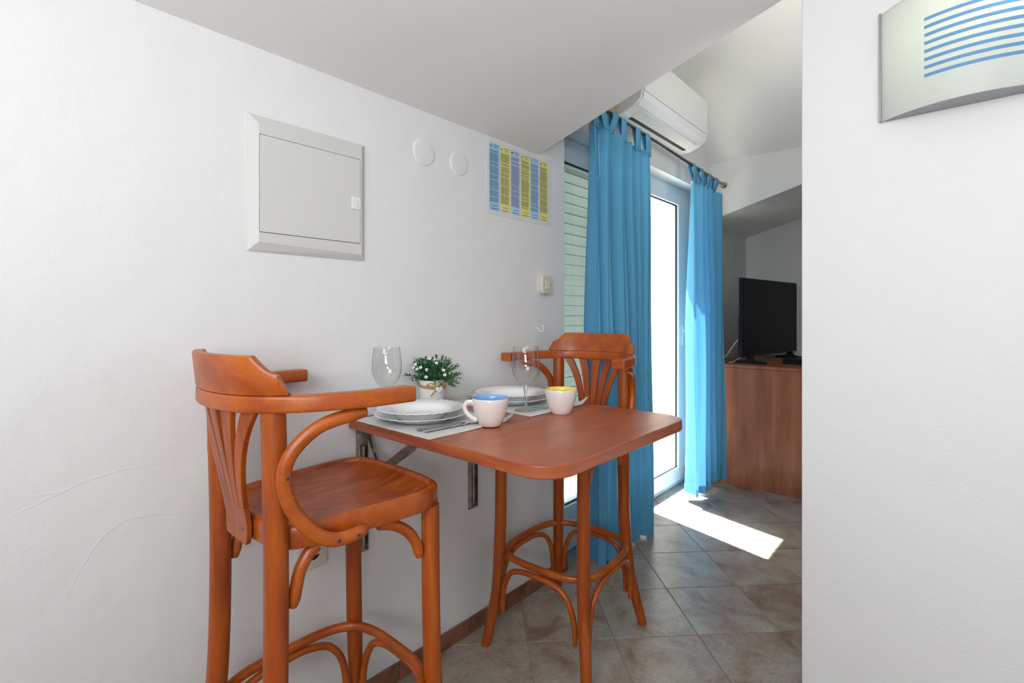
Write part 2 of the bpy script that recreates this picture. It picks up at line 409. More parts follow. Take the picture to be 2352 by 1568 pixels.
bm = NB(); prism(bm, [(1.026, -0.1), (XR, -0.1), (XR, zr(XR) + 0.02), (1.026, zr(1.026) + 0.02)], 'y', 1.717, 1.84)
struct('wall_partition', bm, plaster, bevel=0.004)
bm = NB(); prism(bm, [(0, Z0), (XR, zr(XR)), (XR, 3.3), (0, 3.3)], 'y', YN, YC); struct('ceiling', bm, plaster_c)
bm = NB(); prism(bm, [(-0.045, zr(-0.045)), (XR, zr(XR)), (XR, 3.3), (-0.045, 3.3)], 'y', YF, YB); struct('ceiling_niche', bm, plaster_g)
bm = NB(); N = 28; prof = []
for i in range(N + 1):
    y = YC + (YF - YC) * i / N; d = min(y - YC, YF - y) / ((YF - YC) / 2)
    prof.append((y, 2.325 + 0.47 * math.sin(PI / 2 * d)))
pr = prof + [(YF, 3.3), (YC, 3.3)]
A = [bm.verts.new((0, y, z)) for y, z in pr]; B = [bm.verts.new((XR, y, z)) for y, z in pr]
for i in range(len(pr)): bm.faces.new((A[i], A[(i + 1) % len(pr)], B[(i + 1) % len(pr)], B[i]))
struct('ceiling_dormer', bm, plaster_g, smooth=35)

# floor: grout bed + individual tiles laid on the diagonal
bm = NB(); box(bm, -0.26, XR + 0.1, YN, YB + 0.1, -0.1, -0.003); floor = struct('floor', bm, grout)
O = Vector((0.203, 1.406)); bv = Vector((0.225, 0.229)); av = Vector((-0.229, 0.225))
def clip(poly, axis, val, keep_gt):
    out = []
    for i in range(len(poly)):
        p, q = poly[i], poly[(i + 1) % len(poly)]
        ip = (p[axis] >= val) if keep_gt else (p[axis] <= val); iq = (q[axis] >= val) if keep_gt else (q[axis] <= val)
        if ip: out.append(p)
        if ip != iq:
            t = (val - p[axis]) / (q[axis] - p[axis]); out.append(p + (q - p) * t)
    return out
g = 0.0022 / 0.3206
for i in range(-22, 24):
    for j in range(-22, 24):
        c = [O + av * (i + a) + bv * (j + b) for a, b in ((g, g), (1 - g, g), (1 - g, 1 - g), (g, 1 - g))]
        cc = sum(c, Vector((0, 0))) / 4
        if cc.x > 2.6 or cc.x < -0.25 or cc.y < 0.1: continue
        rec = YK < cc.y < YD
        xmin = -0.10 if rec else 0.001
        if rec and cc.y > YD - 0.12: xmin = 0.001
        if cc.y >= YF: xmin = -0.044
        c = clip(c, 0, xmin, True)
        if len(c) > 2: c = clip(c, 1, YB - 0.001, False)
        if len(c) < 3: continue
        ar = abs(sum(c[k].x * c[(k + 1) % len(c)].y - c[(k + 1) % len(c)].x * c[k].y for k in range(len(c)))) / 2
        if ar < 0.0004: continue
        bm = NB(); dz = random.uniform(-0.0003, 0.0003)
        ctr = sum(c, Vector((0, 0))) / len(c)
        lo = [bm.verts.new((p.x, p.y, -0.004)) for p in c]; mid = [bm.verts.new((p.x, p.y, -0.001)) for p in c]
        hi = [bm.verts.new((*(p + (ctr - p).normalized() * 0.0015), dz)) for p in c]
        m_ = len(c)
        for k in range(m_):
            k2 = (k + 1) % m_
            bm.faces.new((lo[k], lo[k2], mid[k2], mid[k])); bm.faces.new((mid[k], mid[k2], hi[k2], hi[k]))
        bm.faces.new(hi)
        obj('tile', bm, tile_m, floor)

# skirting tiles along the knee wall
bm = NB(); box(bm, 0, 0.006, YN, YK, -0.003, 0.050); sk = struct('baseboard_left', bm, grout)
y = 1.299 - 0.322 * 3
while y < YK:
    y1 = min(y + 0.319, YK + 0.012)
    bm = NB(); box(bm, 0.001, 0.012, y + 0.003, y1, 0.0, 0.058 + random.uniform(-.001, .001)); obj('tile', bm, skirt_m, sk, bevel=0.0015)
    y += 0.322
bm = NB(); box(bm, -0.10, 0.0, YK, YK + 0.012, 0.0, 0.058); obj('tile', bm, skirt_m, sk, bevel=0.0015)

# ------------------------------------------------------------------ window (left, shuttered) and balcony door (right)
XW = -0.10   # room-side face of the frames
def leaf(name, y0, y1, hinge_w=0.075, first_w=0.075, rb=0.125):
    root = empty(name, (XW, y0, 0)); root['kind'] = 'structure'
    w = y1 - y0
    def b(nm, a0, a1, z0, z1, x0=-0.065, x1=0.0, m_=pvc):
        bm = NB(); box(bm, x0, x1, a0, a1, z0, z1); return obj(nm, bm, m_, root, bevel=0.004)
    b('frame_stile', 0, 0.045, 0.0, 2.10); b('frame_stile', w - 0.045, w, 0.0, 2.10)
    b('frame_rail', 0.045, w - 0.045, 2.05, 2.10); b('frame_rail', 0.045, w - 0.045, 0.0, 0.03)
    b('sash_stile', 0.045, 0.045 + first_w, 0.03, 2.05, -0.06, 0.012); b('sash_stile', w - 0.045 - hinge_w, w - 0.045, 0.03, 2.05, -0.06, 0.012)
    b('sash_rail', 0.045 + first_w, w - 0.045 - hinge_w, 1.975, 2.05, -0.06, 0.012)
    b('sash_rail', 0.045 + first_w, w - 0.045 - hinge_w, 0.03, rb, -0.06, 0.012)
    a0, a1 = 0.045 + first_w, w - 0.045 - hinge_w
    bm = NB()
    for (p0, p1, q0, q1) in ((a0, a0 + 0.007, rb, 1.975), (a1 - 0.007, a1, rb, 1.975), (a0, a1, rb, rb + 0.007), (a0, a1, 1.968, 1.975)):
        box(bm, -0.012, -0.003, p0, p1, q0, q1)
    obj('gasket', bm, dark_gap, root)
    bm = NB(); box(bm, -0.034, -0.030, a0, a1, rb, 1.975); obj('glass_pane', bm, pane_m, root)
    return root
win = leaf('window_1', YK + 0.002, 2.735, rb=0.235)
door = leaf('door_1', 2.737, YD - 0.002, 0.160)
h = 0.045 + 0.135; hw = (YD - 0.002 - 2.737) - 0.135
bm = NB(); box(bm, 0.012, 0.020, hw - 0.017, hw + 0.017, 0.98, 1.13); hp = obj('handle_plate', bm, white_pl, door, bevel=0.003)
bm = NB(); tube(bm, smooth_path([(0.02, hw, 1.09), (0.055, hw, 1.09), (0.06, hw - 0.01, 1.085), (0.06, hw - 0.012, 0.99)], 5), 0.008, 10); obj('handle', bm, white_pl, hp, smooth=50)
bm = NB(); box(bm, 0.012, 0.03, hw + 0.02, hw + 0.05, 0.03, 0.11); obj('hinge', bm, skirt_m, door, bevel=0.004)

# roller shutter outside the left leaf
sh = tag(empty('roller_shutter', (-0.20, YK + 0.01, 0)), 'pale green-grey roller shutter lowered outside the window left of the blue curtain', 'shutter')
pitch = 0.0555
bm = NB(); pts = []
for k in range(9):
    a = -1 + 2 * k / 8; pts.append((0.012 * (1 - a * a) + 0.002, pitch * 0.46 * a))
pts += [(-0.004, pitch * 0.46), (-0.004, -pitch * 0.46)]
prism(bm, pts, 'y', 0, 0.80)
box(bm, -0.002, 0.003, 0, 0.80, -pitch * 0.52, -pitch * 0.475, 1)
s0 = obj('slat', bm, [shutter_m, mat('slat_joint', (0.16, 0.17, 0.14), 0.7)], sh, smooth=35)
zt = 2.0
s0.location = (0, 0, zt)
k = 1
while zt - k * pitch > 0.37:
    s = s0.copy(); COL.objects.link(s); s.parent = sh; s.location = (0, 0, zt - k * pitch); k += 1
bm = NB(); box(bm, -0.006, 0.012, 0, 0.80, zt - k * pitch - 0.01, zt - k * pitch + pitch * 0.54); obj('bottom_bar', bm, shutter_top, sh, bevel=0.002)
bm = NB(); box(bm, -0.02, 0.03, 0, 0.80, 2.03, 2.10); obj('shutter_box', bm, shutter_top, sh)

# outside: balcony slab, parapet, cream pillar and neighbouring house
bm = NB(); box(bm, -2.6, -0.262, 0.6, 6.0, -0.12, -0.03); tag(obj('balcony_slab', bm, ext_floor), 'pale tiled balcony floor outside the glass door', 'balcony floor')
bm = NB(); box(bm, -2.72, -2.6, 0.6, 6.0, -0.12, 0.95); tag(obj('balcony_parapet', bm, ext_m, bevel=0.01), 'cream balcony parapet wall seen through the door glass', 'parapet')
bm = NB(); box(bm, -0.95, -0.55, 4.55, 4.85, -0.03, 3.2); box(bm, -1.0, -0.5, 4.5, 4.9, -0.03, 0.14); tag(obj('balcony_pillar', bm, ext_m, bevel=0.01), 'cream pillar on the balcony seen through the door glass', 'pillar')
hb = tag(empty('neighbour_house', (-7.0, 9.0, -3)), 'cream house across the street seen through the door glass', 'house')
bm = NB(); box(bm, -3, 0, -4, 6, 0, 7.5); obj('house_wall', bm, ext_m, hb)
bm = NB(); prism(bm, [(-3.3, 7.5), (0.3, 7.5), (-1.5, 8.8)], 'y', -4.3, 6.3); obj('roof', bm, mat('roof_tiles', (0.5, 0.2, 0.1), 0.8), hb)
for yy in (-2.6, -0.4, 1.8, 4.0):
    for zz in (2.2, 5.0):
        bm = NB(); box(bm, -0.02, 0.04, yy, yy + 0.9, zz, zz + 1.3); wf = obj('window', bm, white_pl, hb, bevel=0.01)
        bm = NB(); box(bm, 0.03, 0.045, yy + 0.08, yy + 0.82, zz + 0.08, zz + 1.22); obj('pane', bm, pane_material('far_pane', (0.3, 0.35, 0.4), 1.5), wf)

# ------------------------------------------------------------------ bar stools
def make_stool():
    root = empty('bar_stool')
    ZA0, ZA1 = 1.018, 1.051
    # legs
    for sx in (-1, 1):
        P = smooth_path([(sx * .207, .230, 0), (sx * .196, .213, .09), (sx * .180, .196, .22), (sx * .173, .187, .45), (sx * .172, .184, .750)], 8)
        n_ = len(P); bm = NB(); tube(bm, P, [0.0165 + 0.005 * min(1, i / (n_ * 0.6)) for i in range(n_)], 20); obj('leg', bm, stool_v, root, smooth=50)
        P = smooth_path([(sx * .195, -.235, 0), (sx * .182, -.212, .09), (sx * .162, -.186, .22), (sx * .149, -.170, .42), (sx * .147, -.166, .70), (sx * .149, -.172, 1.022)], 8)
        n_ = len(P); bm = NB(); tube(bm, P, [0.0165 + 0.0058 * min(1, i / (n_ * 0.5)) for i in range(n_)], 20); obj('leg', bm, stool_v, root, smooth=50)
    # seat: bent rim with a dished top
    def outline(inset):
        c = []
        base = [(0.186, 0.0), (0.196, 0.10), (0.194, 0.165), (0.165, 0.212), (0.10, 0.228), (0, 0.232)]
        half = base
        rear = [(0.176, -0.07), (0.166, -0.122), (0.140, -0.155), (0.09, -0.169), (0, -0.173)]
        pts = half + [(-x, y) for x, y in half[-2::-1]] + [(-x, y) for x, y in rear] + [(x, y) for x, y in rear[-2::-1]]
        P = smooth_path([(x, y, 0) for x, y in pts], 5, closed=True)
        out = []
        for p in P:
            d = Vector((p.x, p.y - 0.015, 0)); l = d.length
            out.append((p.x - d.x / l * inset, p.y - d.y / l * inset))
        return out
    rings = [(0.012, .7475), (0.002, .7485), (0, .753), (0, .785), (0.003, .792), (0.008, .795), (0.016, .7948), (0.020, .792), (0.0225, .7865), (0.032, .784), (0.060, .779), (0.10, .775), (0.14, .774)]
    bm = NB(); RR = []
    for ins, z in rings: RR.append([bm.verts.new((x, y, z)) for x, y in outline(ins)])
    m_ = len(RR[0])
    for A, B in zip(RR[:-1], RR[1:]):
        for k in range(m_): bm.faces.new((A[k], A[(k + 1) % m_], B[(k + 1) % m_], B[k]))
    bm.faces.new(RR[0][::-1]); bm.faces.new(RR[-1])
    obj('seat', bm, seat_w, root, smooth=50)
    # arm rail (U) with paddle tips
    half = [(.240, .074), (.239, .015), (.229, -.050), (.200, -.120), (.158, -.176), (.096, -.214), (0, -.228)]
    full = [(x, y, 0) for x, y in half] + [(-x, y, 0) for x, y in half[-2::-1]]
    P = smooth_path(full, 9); n_ = len(P)
    rail = [Vector((p.x, p.y, (ZA0 + ZA1) / 2)) for p in P]
    def wid(i):
        f = min(i, n_ - 1 - i) / (n_ * 0.5)
        return 0.0165 + 0.0075 * max(0, 1 - f / 0.30)
    # shoulders: rounded tips
    ws = [wid(i) for i in range(n_)]
    bm = NB(); tube(bm, rail, ws, 20, up=(0, 0, 1), r2=(ZA1 - ZA0) / 2, square=0.32)
    obj('arm_rail', bm, stool_h, root, smooth=40, bevel=0.003)
    # backrest standing on the rail
    mid = [p for p in rail if abs(p.x) <= 0.180 and p.y < -0.08]
    nb = len(mid); bm = NB()
    def ztop(t):
        t = abs(t)
        if t < 0.63: return 1.125
        if t < 0.90:
            u = (t - .63) / .27; return 1.125 - 0.036 * (1 - (1 - u) ** 1.6) 
        u = (t - .90) / .10; return 1.086 - 0.030 * u
    # denser sampling
    mp_ = smooth_path([tuple(p) for p in mid], 4); nb = len(mp_)
    cols = []
    for i, p in enumerate(mp_):
        t = 2 * i / (nb - 1) - 1
        tg = (mp_[min(i + 1, nb - 1)] - mp_[max(i - 1, 0)]).normalized(); nn = Vector((tg.y, -tg.x, 0))
        if nn.y > 0: nn = -nn
        zt_ = ztop(t); col = []
        for (off, zz) in ((0.0150, ZA1 + .0008), (0.0165, ZA1 + .006), (0.0195, zt_ - .006), (0.0175, zt_), (0.002, zt_), (-0.0005, zt_ - .004), (-0.009, ZA1 + .0008)):
            lean = (zz - ZA1) * 0.05
            q = p + nn * (off + lean); col.append(bm.verts.new((q.x, q.y, max(zz, ZA1 + .0008))))
        cols.append(col)
    for A, B in zip(cols[:-1], cols[1:]):
        for k in range(7): bm.faces.new((A[k], B[k], B[(k + 1) % 7], A[(k + 1) % 7]))
    bm.faces.new(cols[0]); bm.faces.new(cols[-1][::-1])
    obj('backrest', bm, stool_h, root, smooth=38)
    # back splat: plate screwed behind the seat, opening in five slats
    def ysplat(x, z):
        t = max(0, min(1, (z - .78) / (ZA0 - .78)))
        ytop = -0.226 + 1.9 * x * x
        return -0.1795 * (1 - t) + ytop * t
    def strip(name, fl_, fr_, z0, z1, nz):
        bm = NB(); rows = []
        for i in range(nz + 1):
            z = z0 + (z1 - z0) * i / nz; xl, xr = fl_(z), fr_(z)
            row = []
            for x, dy in ((xl, -.0055), (0.5 * (xl + xr), -.0055), (xr, -.0055), (xr, .0045), (0.5 * (xl + xr), .0045), (xl, .0045)):
                row.append(bm.verts.new((x, ysplat(x, z) + dy, z)))
            rows.append(row)
        for A, B in zip(rows[:-1], rows[1:]):
            for k in range(6): bm.faces.new((A[k], A[(k + 1) % 6], B[(k + 1) % 6], B[k]))
        bm.faces.new(rows[0][::-1]); bm.faces.new(rows[-1])
        return obj(name, bm, stool_v, root, smooth=35, bevel=0.0012)
    zj = 0.815
    def w_at(z):
        return 0.056 + 0.003 * max(0, min(1, (z - .76) / .05))
    def pl(z):
        w = w_at(z)
        if z < .755: w *= 0.80 + 0.20 * math.sqrt(max(0, (z - .738) / .017))
        return w
    splat = strip('back_splat', lambda z: -pl(z), lambda z: pl(z), .740, zj, 14)
    for k in range(-2, 3):
        def cen(z, k=k):
            t = (z - zj) / (ZA0 + .002 - zj); base = k * 0.0238
            return base + k * (0.0585 - 0.0238) * (t ** 1.7)
        def hwid(z, k=k):
            t = (z - zj) / (ZA0 + .002 - zj)
            return (0.0107 + (0.0080 - 0.0018 * abs(k)) * t ** 1.3) if True else 0
        strip('slat', lambda z: cen(z) - hwid(z), lambda z: cen(z) + hwid(z), zj, ZA0 + .001, 16)
    # bentwood arm supports (C curves)
    for sx in (-1, 1):
        P = smooth_path([(sx * .226, -.022, 1.006), (sx * .221, -.062, 1.003), (sx * .203, -.115, .985), (sx * .188, -.158, .940), (sx * .184, -.168, .890), (sx * .188, -.152, .835), (sx * .197, -.117, .786), (sx * .203, -.078, .762), (sx * .208, -.030, .761), (sx * .209, -.012, .764)], 8)
        n_ = len(P); rad = [0.0138 * (0.62 + 0.38 * min(1, min(i, n_ - 1 - i) / 6)) for i in range(n_)]
        bm = NB(); tube(bm, P, rad, 16, up=(sx, 0, 0), r2=[x * 0.86 for x in rad]); sp = obj('arm_support', bm, stool_h, root, smooth=50)
        for (x, y, z) in ((.1975, -.166, .900), (.2165, -.075, .762), (.2210, -.035, .761)):
            bm = NB()
            for r0, r1, d0 in ((0, .0045, 0), ):
                prism(bm, [(y + .0045 * math.cos(a), z + .0045 * math.sin(a)) for a in [2 * PI * q / 14 for q in range(14)]], 'x', sx * (x - .006), sx * x)
            box(bm, min(sx * x, sx * (x + .0004)), max(sx * x, sx * (x + .0004)), y - .003, y + .003, z - .0007, z + .0007, 1)
            box(bm, min(sx * x, sx * (x + .0004)), max(sx * x, sx * (x + .0004)), y - .0007, y + .0007, z - .003, z + .003, 1)
            obj('screw', bm, [screw_m, dark_gap], sp)
    for sx in (-1, 1):
        bm = NB(); prism(bm, [(sx * .034 + .004 * math.cos(a), .768 + .004 * math.sin(a)) for a in [2 * PI * q / 14 for q in range(14)]], 'y', -.1858, -.1845)
        box(bm, sx * .034 - .0025, sx * .034 + .0025, -.1862, -.1858, .7673, .7687, 1)
        obj('screw', bm, [screw_m, dark_gap], splat)
    # footrest ring
    bm = NB(); pts = []
    for k in range(48):
        a = 2 * PI * k / 48; c, s = math.cos(a), math.sin(a)
        q = 0.60; c2 = math.copysign(abs(c) ** q, c); s2 = math.copysign(abs(s) ** q, s)
        pts.append(Vector((0.191 * c2 * (1 + 0.04 * s), 0.203 * s2 + 0.002, .329)))
    tube(bm, pts, 0.0105, 14, closed=True, up=(0, 0, 1), r2=0.0125); obj('footrest_ring', bm, stool_h, root, smooth=60)
    # bent arches below the ring, one between each pair of legs
    LG = [(.170, .186), (-.170, .186), (-.152, -.174), (.152, -.174)]
    def legxy(i, z):
        f = {0: (.178, .196), 1: (-.178, .196), 2: (-.168, -.192), 3: (.168, -.192)}[i]
        return Vector((f[0], f[1], z))
    for i in range(4):
        a = legxy(i, 0); b = legxy((i + 1) % 4, 0); ctr = Vector((0, 0.005, 0)); d = (b - a)
        L_ = d.length; t = d.normalized(); inn = (ctr - (a + b) / 2).normalized()
        def Q(s, z, off): return a + t * (s * L_) + inn * off + Vector((0, 0, z))
        e = 0.027 / L_
        ctrl = [Q(e * 1.02, .125, -.006), Q(e * 1.05, .18, -.007), Q(e * 1.6, .240, -.009), Q(.20, .284, -.013), Q(.34, .303, -.016), Q(.5, .306, -.017),
                Q(.66, .303, -.016), Q(.80, .284, -.013), Q(1 - e * 1.6, .240, -.009), Q(1 - e * 1.05, .18, -.007), Q(1 - e * 1.02, .125, -.006)]
        P = smooth_path(ctrl, 6); n_ = len(P); rad = [0.0098 * (0.7 + 0.3 * min(1, min(k, n_ - 1 - k) / 4)) for k in range(n_)]
        bm = NB(); tube(bm, P, rad, 12); obj('stretcher_arch', bm, stool_h, root, smooth=60)
    # quarter braces below the seat sides, one per leg
    TP = [(.172, .184), (-.172, .184), (-.148, -.167), (.148, -.167)]
    for i, j, e_ in ((0, 3, .105), (3, 0, .048), (1, 2, .105), (2, 1, .048)):
        a = Vector((*TP[i], 0)); b = Vector((*TP[j], 0)); t = (b - a).normalized(); s = 0.031
        ctrl = [a + t * s + Vector((0, 0, .635)), a + t * (s + .004 + e_ * .04) + Vector((0, 0, .668)), a + t * (s + e_ * .30) + Vector((0, 0, .703)), a + t * (s + e_ * .65) + Vector((0, 0, .729)), a + t * (s + e_) + Vector((0, 0, .741))]
        P = smooth_path(ctrl, 7); n_ = len(P); rad = [0.0125 * (0.62 + 0.38 * min(1, k / 4)) for k in range(n_)]
        bm = NB(); tube(bm, P, rad, 14); obj('corner_brace', bm, stool_h, root, smooth=50)
    return root
st1 = make_stool(); st1.location = (0.270, 0.575, 0); st1.rotation_euler = (0, 0, 0)
tag(st1, 'reddish-brown bentwood bar stool in front, its back and seat fully in view', 'bar stool', 'bentwood bar stools at the wall table')
st2 = copy_tree(st1); st2.location = (0.287, 1.540, 0); st2.rotation_euler = (0, 0, PI + R(4))
st2['label'] = 'reddish-brown bentwood bar stool behind the table, against the shutter and blue curtain'

# ------------------------------------------------------------------ fold-down table
TZ = 0.887
tb = tag(empty('wall_table', (0, 1.15, 0)), 'reddish-brown laminate fold-down table fixed to the wall with rounded corners', 'table')
y0, y1, xe = 0.80 - 1.15, 1.505 - 1.15, 0.772
pts = [(0.002, y0), (0.002, y1)]
rc = 0.085
for k in range(9): a = R(90 - 90 * k / 8); pts.append((xe - rc + rc * math.cos(a), y1 - rc + rc * math.sin(a)))
for k in range(9): a = R(0 - 90 * k / 8); pts.append((xe - rc + rc * math.cos(a), y0 + rc + rc * math.sin(a)))
bm = NB(); prism(bm, pts, 'z', TZ - 0.030, TZ); 
for f in bm.faces:
    f.normal_update()
    if abs(f.normal.z) < .5: f.material_index = 1
obj('tabletop', bm, [table_w, wood('table_edge_band', (0.26, 0.060, 0.022), (0.38, 0.095, 0.036), (0.47, 0.135, 0.055), (1.2, 1.2, 22), 0.34, 0.06, 2.0, 6, 0.01, 0.8)], tb, bevel=0.004, smooth=40)
for yb in (0.845 - 1.15, 1.315 - 1.15):
    bm = NB(); box(bm, 0.001, 0.004, yb - 0.019, yb + 0.019, 0.465, TZ - 0.032)
    box(bm, 0.004, 0.022, yb - 0.019, yb - 0.016, 0.475, TZ - 0.05); box(bm, 0.004, 0.022, yb + 0.010, yb + 0.013, 0.475, TZ - 0.05)
    wb = obj('wall_bracket', bm, bracket_m, tb)
    bm = NB(); tube(bm, [Vector((0.014, yb - 0.003, .49)), Vector((0.014, yb - 0.003, TZ - .09))], 0.008, 12); obj('bracket_tube', bm, bracket_m, wb, smooth=50)
    for zz in (0.50, 0.62, 0.74, 0.80):
        bm = NB(); tube(bm, [Vector((0.004, yb + 0.016, zz)), Vector((0.007, yb + 0.016, zz))], 0.0042, 10); obj('screw', bm, screw_m, wb)
    # slotted link down from the wall, strut back up to the top
    E_ = Vector((0.105, yb - .004, .735)); 
    def bar(nm, p, q, w, th, off):
        bm = NB(); d = (q - p); L_ = d.length; t = d.normalized(); nrm = Vector((-t.z, 0, t.x))
        vs = []
        for yo in (off - th / 2, off + th / 2):
            vs.append([bm.verts.new(p + t * s_ * L_ + nrm * (w_ * w / 2) + Vector((0, yo, 0))) for s_, w_ in ((-.03, -.6), (-.03, .6), (0.04, 1), (0.96, 1), (1.03, .6), (1.03, -.6), (.96, -1), (.04, -1))])
        bm.faces.new(vs[0]); bm.faces.new(vs[1][::-1])
        for k in range(8): bm.faces.new((vs[0][k], vs[0][(k + 1) % 8], vs[1][(k + 1) % 8], vs[1][k]))
        return obj(nm, bm, bracket_m, wb, bevel=0.0008)
    bar('folding_link', Vector((0.024, yb, .848)), E_, 0.022, 0.003, 0.006)
    bar('folding_strut', E_, Vector((0.275, yb, .846)), 0.026, 0.004, -0.002)
    bm = NB(); box(bm, 0.03, 0.075, yb + .0075, yb + .009, .79, .80)
    mm = Matrix.Rotation(0.93, 4, 'Y')
    bm.free(); bm = NB()
    for s_ in (0.2, 0.55):
        p = Vector((0.024, yb, .848)).lerp(E_, s_); q = Vector((0.024, yb, .848)).lerp(E_, s_ + .25)
        d = (q - p).normalized(); nrm = Vector((-d.z, 0, d.x)) * 0.004
        for yo in (.0078, .0042):
            bm.faces.new([bm.verts.new(v + Vector((0, yo + .0001 * (1 if yo > .006 else -1), 0))) for v in (p - nrm, p + nrm, q + nrm, q - nrm)])
    obj('link_slot', bm, dark_gap, wb)
    bm = NB(); tube(bm, [E_ + Vector((0, -.006, 0)), E_ + Vector((0, .010, 0))], 0.006, 12); obj('pivot', bm, bracket_m, wb, smooth=40)
    bm = NB(); box(bm, 0.02, 0.46, yb - 0.012, yb + 0.012, TZ - 0.0335, TZ - 0.0305); obj('top_rail', bm, bracket_m, wb)

# ------------------------------------------------------------------ things on the table
def place_mat(name, label, x0, x1, ya, yb, curl):
    root = tag(empty(name, (x0, ya, TZ)), label, 'placemat', 'woven placemats on the wall table')
    nx, ny = 60, 44; w, hgt = x1 - x0, yb - ya; bm = NB(); G = []
    def zf(u, v):
        z = 0.0012 + 0.0006 * math.sin(9 * u + 4 * v) * math.sin(7 * v)
        for (cu, cv, amp) in curl:
            d = math.hypot((u - cu) * w, (v - cv) * hgt); z += amp * max(0, 1 - d / 0.045) ** 1.6
        return max(z, 0.0008)
    for i in range(nx + 1):
        row = []
        for j in range(ny + 1):
            u, v = i / nx, j / ny
            ex = 0.0012 * random.uniform(-1, 1) if i in (0, nx) else 0
            ey = 0.0012 * random.uniform(-1, 1) if j in (0, ny) else 0
            row.append((u * w + ex, v * hgt + ey, zf(u, v)))
        G.append(row)
    T = [[bm.verts.new(p) for p in r] for r in G]; Bm = [[bm.verts.new((p[0], p[1], p[2] - 0.0007)) for p in r] for r in G]
    T2 = T
    for i in range(nx):
        for j in range(ny):
            bm.faces.new((T[i][j], T[i + 1][j], T[i + 1][j + 1], T[i][j + 1])); bm.faces.new((Bm[i][j], Bm[i][j + 1], Bm[i + 1][j + 1], Bm[i + 1][j]))
    for i in range(nx):
        bm.faces.new((T[i][0], Bm[i][0], Bm[i + 1][0], T[i + 1][0])); bm.faces.new((T[i][ny], T[i + 1][ny], Bm[i + 1][ny], Bm[i][ny]))
    for j in range(ny):
        bm.faces.new((T[0][j], T[0][j + 1], Bm[0][j + 1], Bm[0][j])); bm.faces.new((T[nx][j], Bm[nx][j], Bm[nx][j + 1], T[nx][j + 1]))
    obj('woven_cloth', bm, mat_weave, root, smooth=60)
    # corded end
    bm = NB()
    for j in range(0, 2 * ny, 1):
        v = (j + .5) / (2 * ny); tube(bm, [Vector((w - 0.008, v * hgt, zf(1 - .008 / w, v) + .0009)), Vector((w + 0.004, v * hgt + .0006, zf(1, v) + .0009))], 0.0010, 6)
    e = obj('corded_edge', bm, mat_weave, root, smooth=60); e['kind'] = 'stuff'
    return root
place_mat('placemat', 'white woven placemat under the nearer plates at the table edge beside the front stool', 0.004, 0.392, 0.795, 1.115, [(1, 1, .022)])
place_mat('placemat', 'white woven placemat under the farther plates, with a curled-up corner behind the yellow mug', 0.010, 0.400, 1.185, 1.500, [(1, 1, .022)])

def plate_mesh(kind):
    bm = NB(); nr = 34
    if kind == 'dinner':
        Rr, H = 0.138, 0.023; prof = [(0, .002), (.045, .002), (.080, .003), (.092, .006), (.105, .012), (.120, .0175), (.131, .0215), (Rr, .0225), (Rr + .0008, .0212), (.131, .0195), (.119, .0150), (.104, .0090), (.090, .0025), (.080, 0), (.074, 0), (.070, .0008), (0, .0008)]
        r0 = .100
    else:
        Rr, H = 0.126, 0.036; prof = [(0, .004), (.045, .0042), (.066, .007), (.078, .014), (.086, .022), (.094, .0285), (.106, .0325), (.118, .0352), (Rr, .0360), (Rr + .0008, .0346), (.117, .0333), (.105, .0305), (.093, .0262), (.085, .0195), (.076, .010), (.066, .0015), (.058, 0), (.052, 0), (.048, .001), (0, .001)]
        r0 = .090
    def mod(j, r, z, a):
        if r <= r0: return r, z
        t = (r - r0) / (Rr - r0); s = math.sin(nr * a + 5.0 * t)
        return r + 0.0005 * t * s, z + 0.0007 * t * s
    lathe(bm, prof, 200, mod=mod)
    return bm
pl0 = tag(obj('dinner_plate', plate_mesh('dinner'), porcelain, smooth=60), 'white scalloped dinner plate, lower one of the stack nearest the front stool', 'plate', 'flat dinner plates on placemats')
pl0.location = (0.183, 0.936, TZ + .0026)
pl1 = pl0.copy(); COL.objects.link(pl1); pl1.location = (0.185, 1.338, TZ + .0026); pl1['label'] = 'white scalloped dinner plate, lower one of the stack beside the yellow mug'
sp0 = tag(obj('soup_plate', plate_mesh('soup'), porcelain, smooth=60), 'white swirl-rimmed soup plate on top of the stack nearest the front stool', 'plate', 'soup plates on the dinner plates')
sp0.location = (0.187, 0.929, TZ + .0052 + .001)
sp1 = sp0.copy(); COL.objects.link(sp1); sp1.location = (0.188, 1.330, TZ + .0062); sp1['label'] = 'white swirl-rimmed soup plate on top of the far stack behind the wine glass'

def make_mug(inner, loc, rz, label):
    root = tag(empty('mug', (*loc, TZ + (.0031 if loc[0] < .41 else .0001)), rz), label, 'mug', 'two-tone coffee mugs on the table')
    po = [(0, .001), (.022, .001), (.0235, 0), (.0275, 0), (.030, .002), (.038, .018), (.0445, .036), (.0490, .054), (.0505, .068), (.0510, .0765), (.0502, .0780)]
    bm = NB(); lathe(bm, po, 64); obj('body', bm, cup_m, root, smooth=60)
    pi_ = [(.0502, .0780), (.0490, .0772), (.0482, .068), (.0465, .054), (.042, .036), (.035, .018), (.026, .006), (0, .005)]
    bm = NB(); lathe(bm, pi_, 64); obj('interior', bm, inner, root, smooth=60)
    bm = NB(); P = smooth_path([(.0462, 0, .060), (.056, 0, .064), (.068, 0, .061), (.074, 0, .050), (.070, 0, .036), (.060, 0, .025), (.045, 0, .016), (.037, 0, .0145)], 7)
    n_ = len(P); tube(bm, P, [0.0062 + .0012 * abs(2 * k / (n_ - 1) - 1) for k in range(n_)], 14, up=(0, 1, 0), r2=0.0048); obj('handle', bm, cup_m, root, smooth=60)
    return root
make_mug(cup_blue, (0.399, 1.008), R(212), 'cream coffee mug with bright blue inside, handle towards the front stool')
make_mug(cup_yellow, (0.436, 1.292), R(140), 'cream coffee mug with bright yellow inside, right of the wine glass')

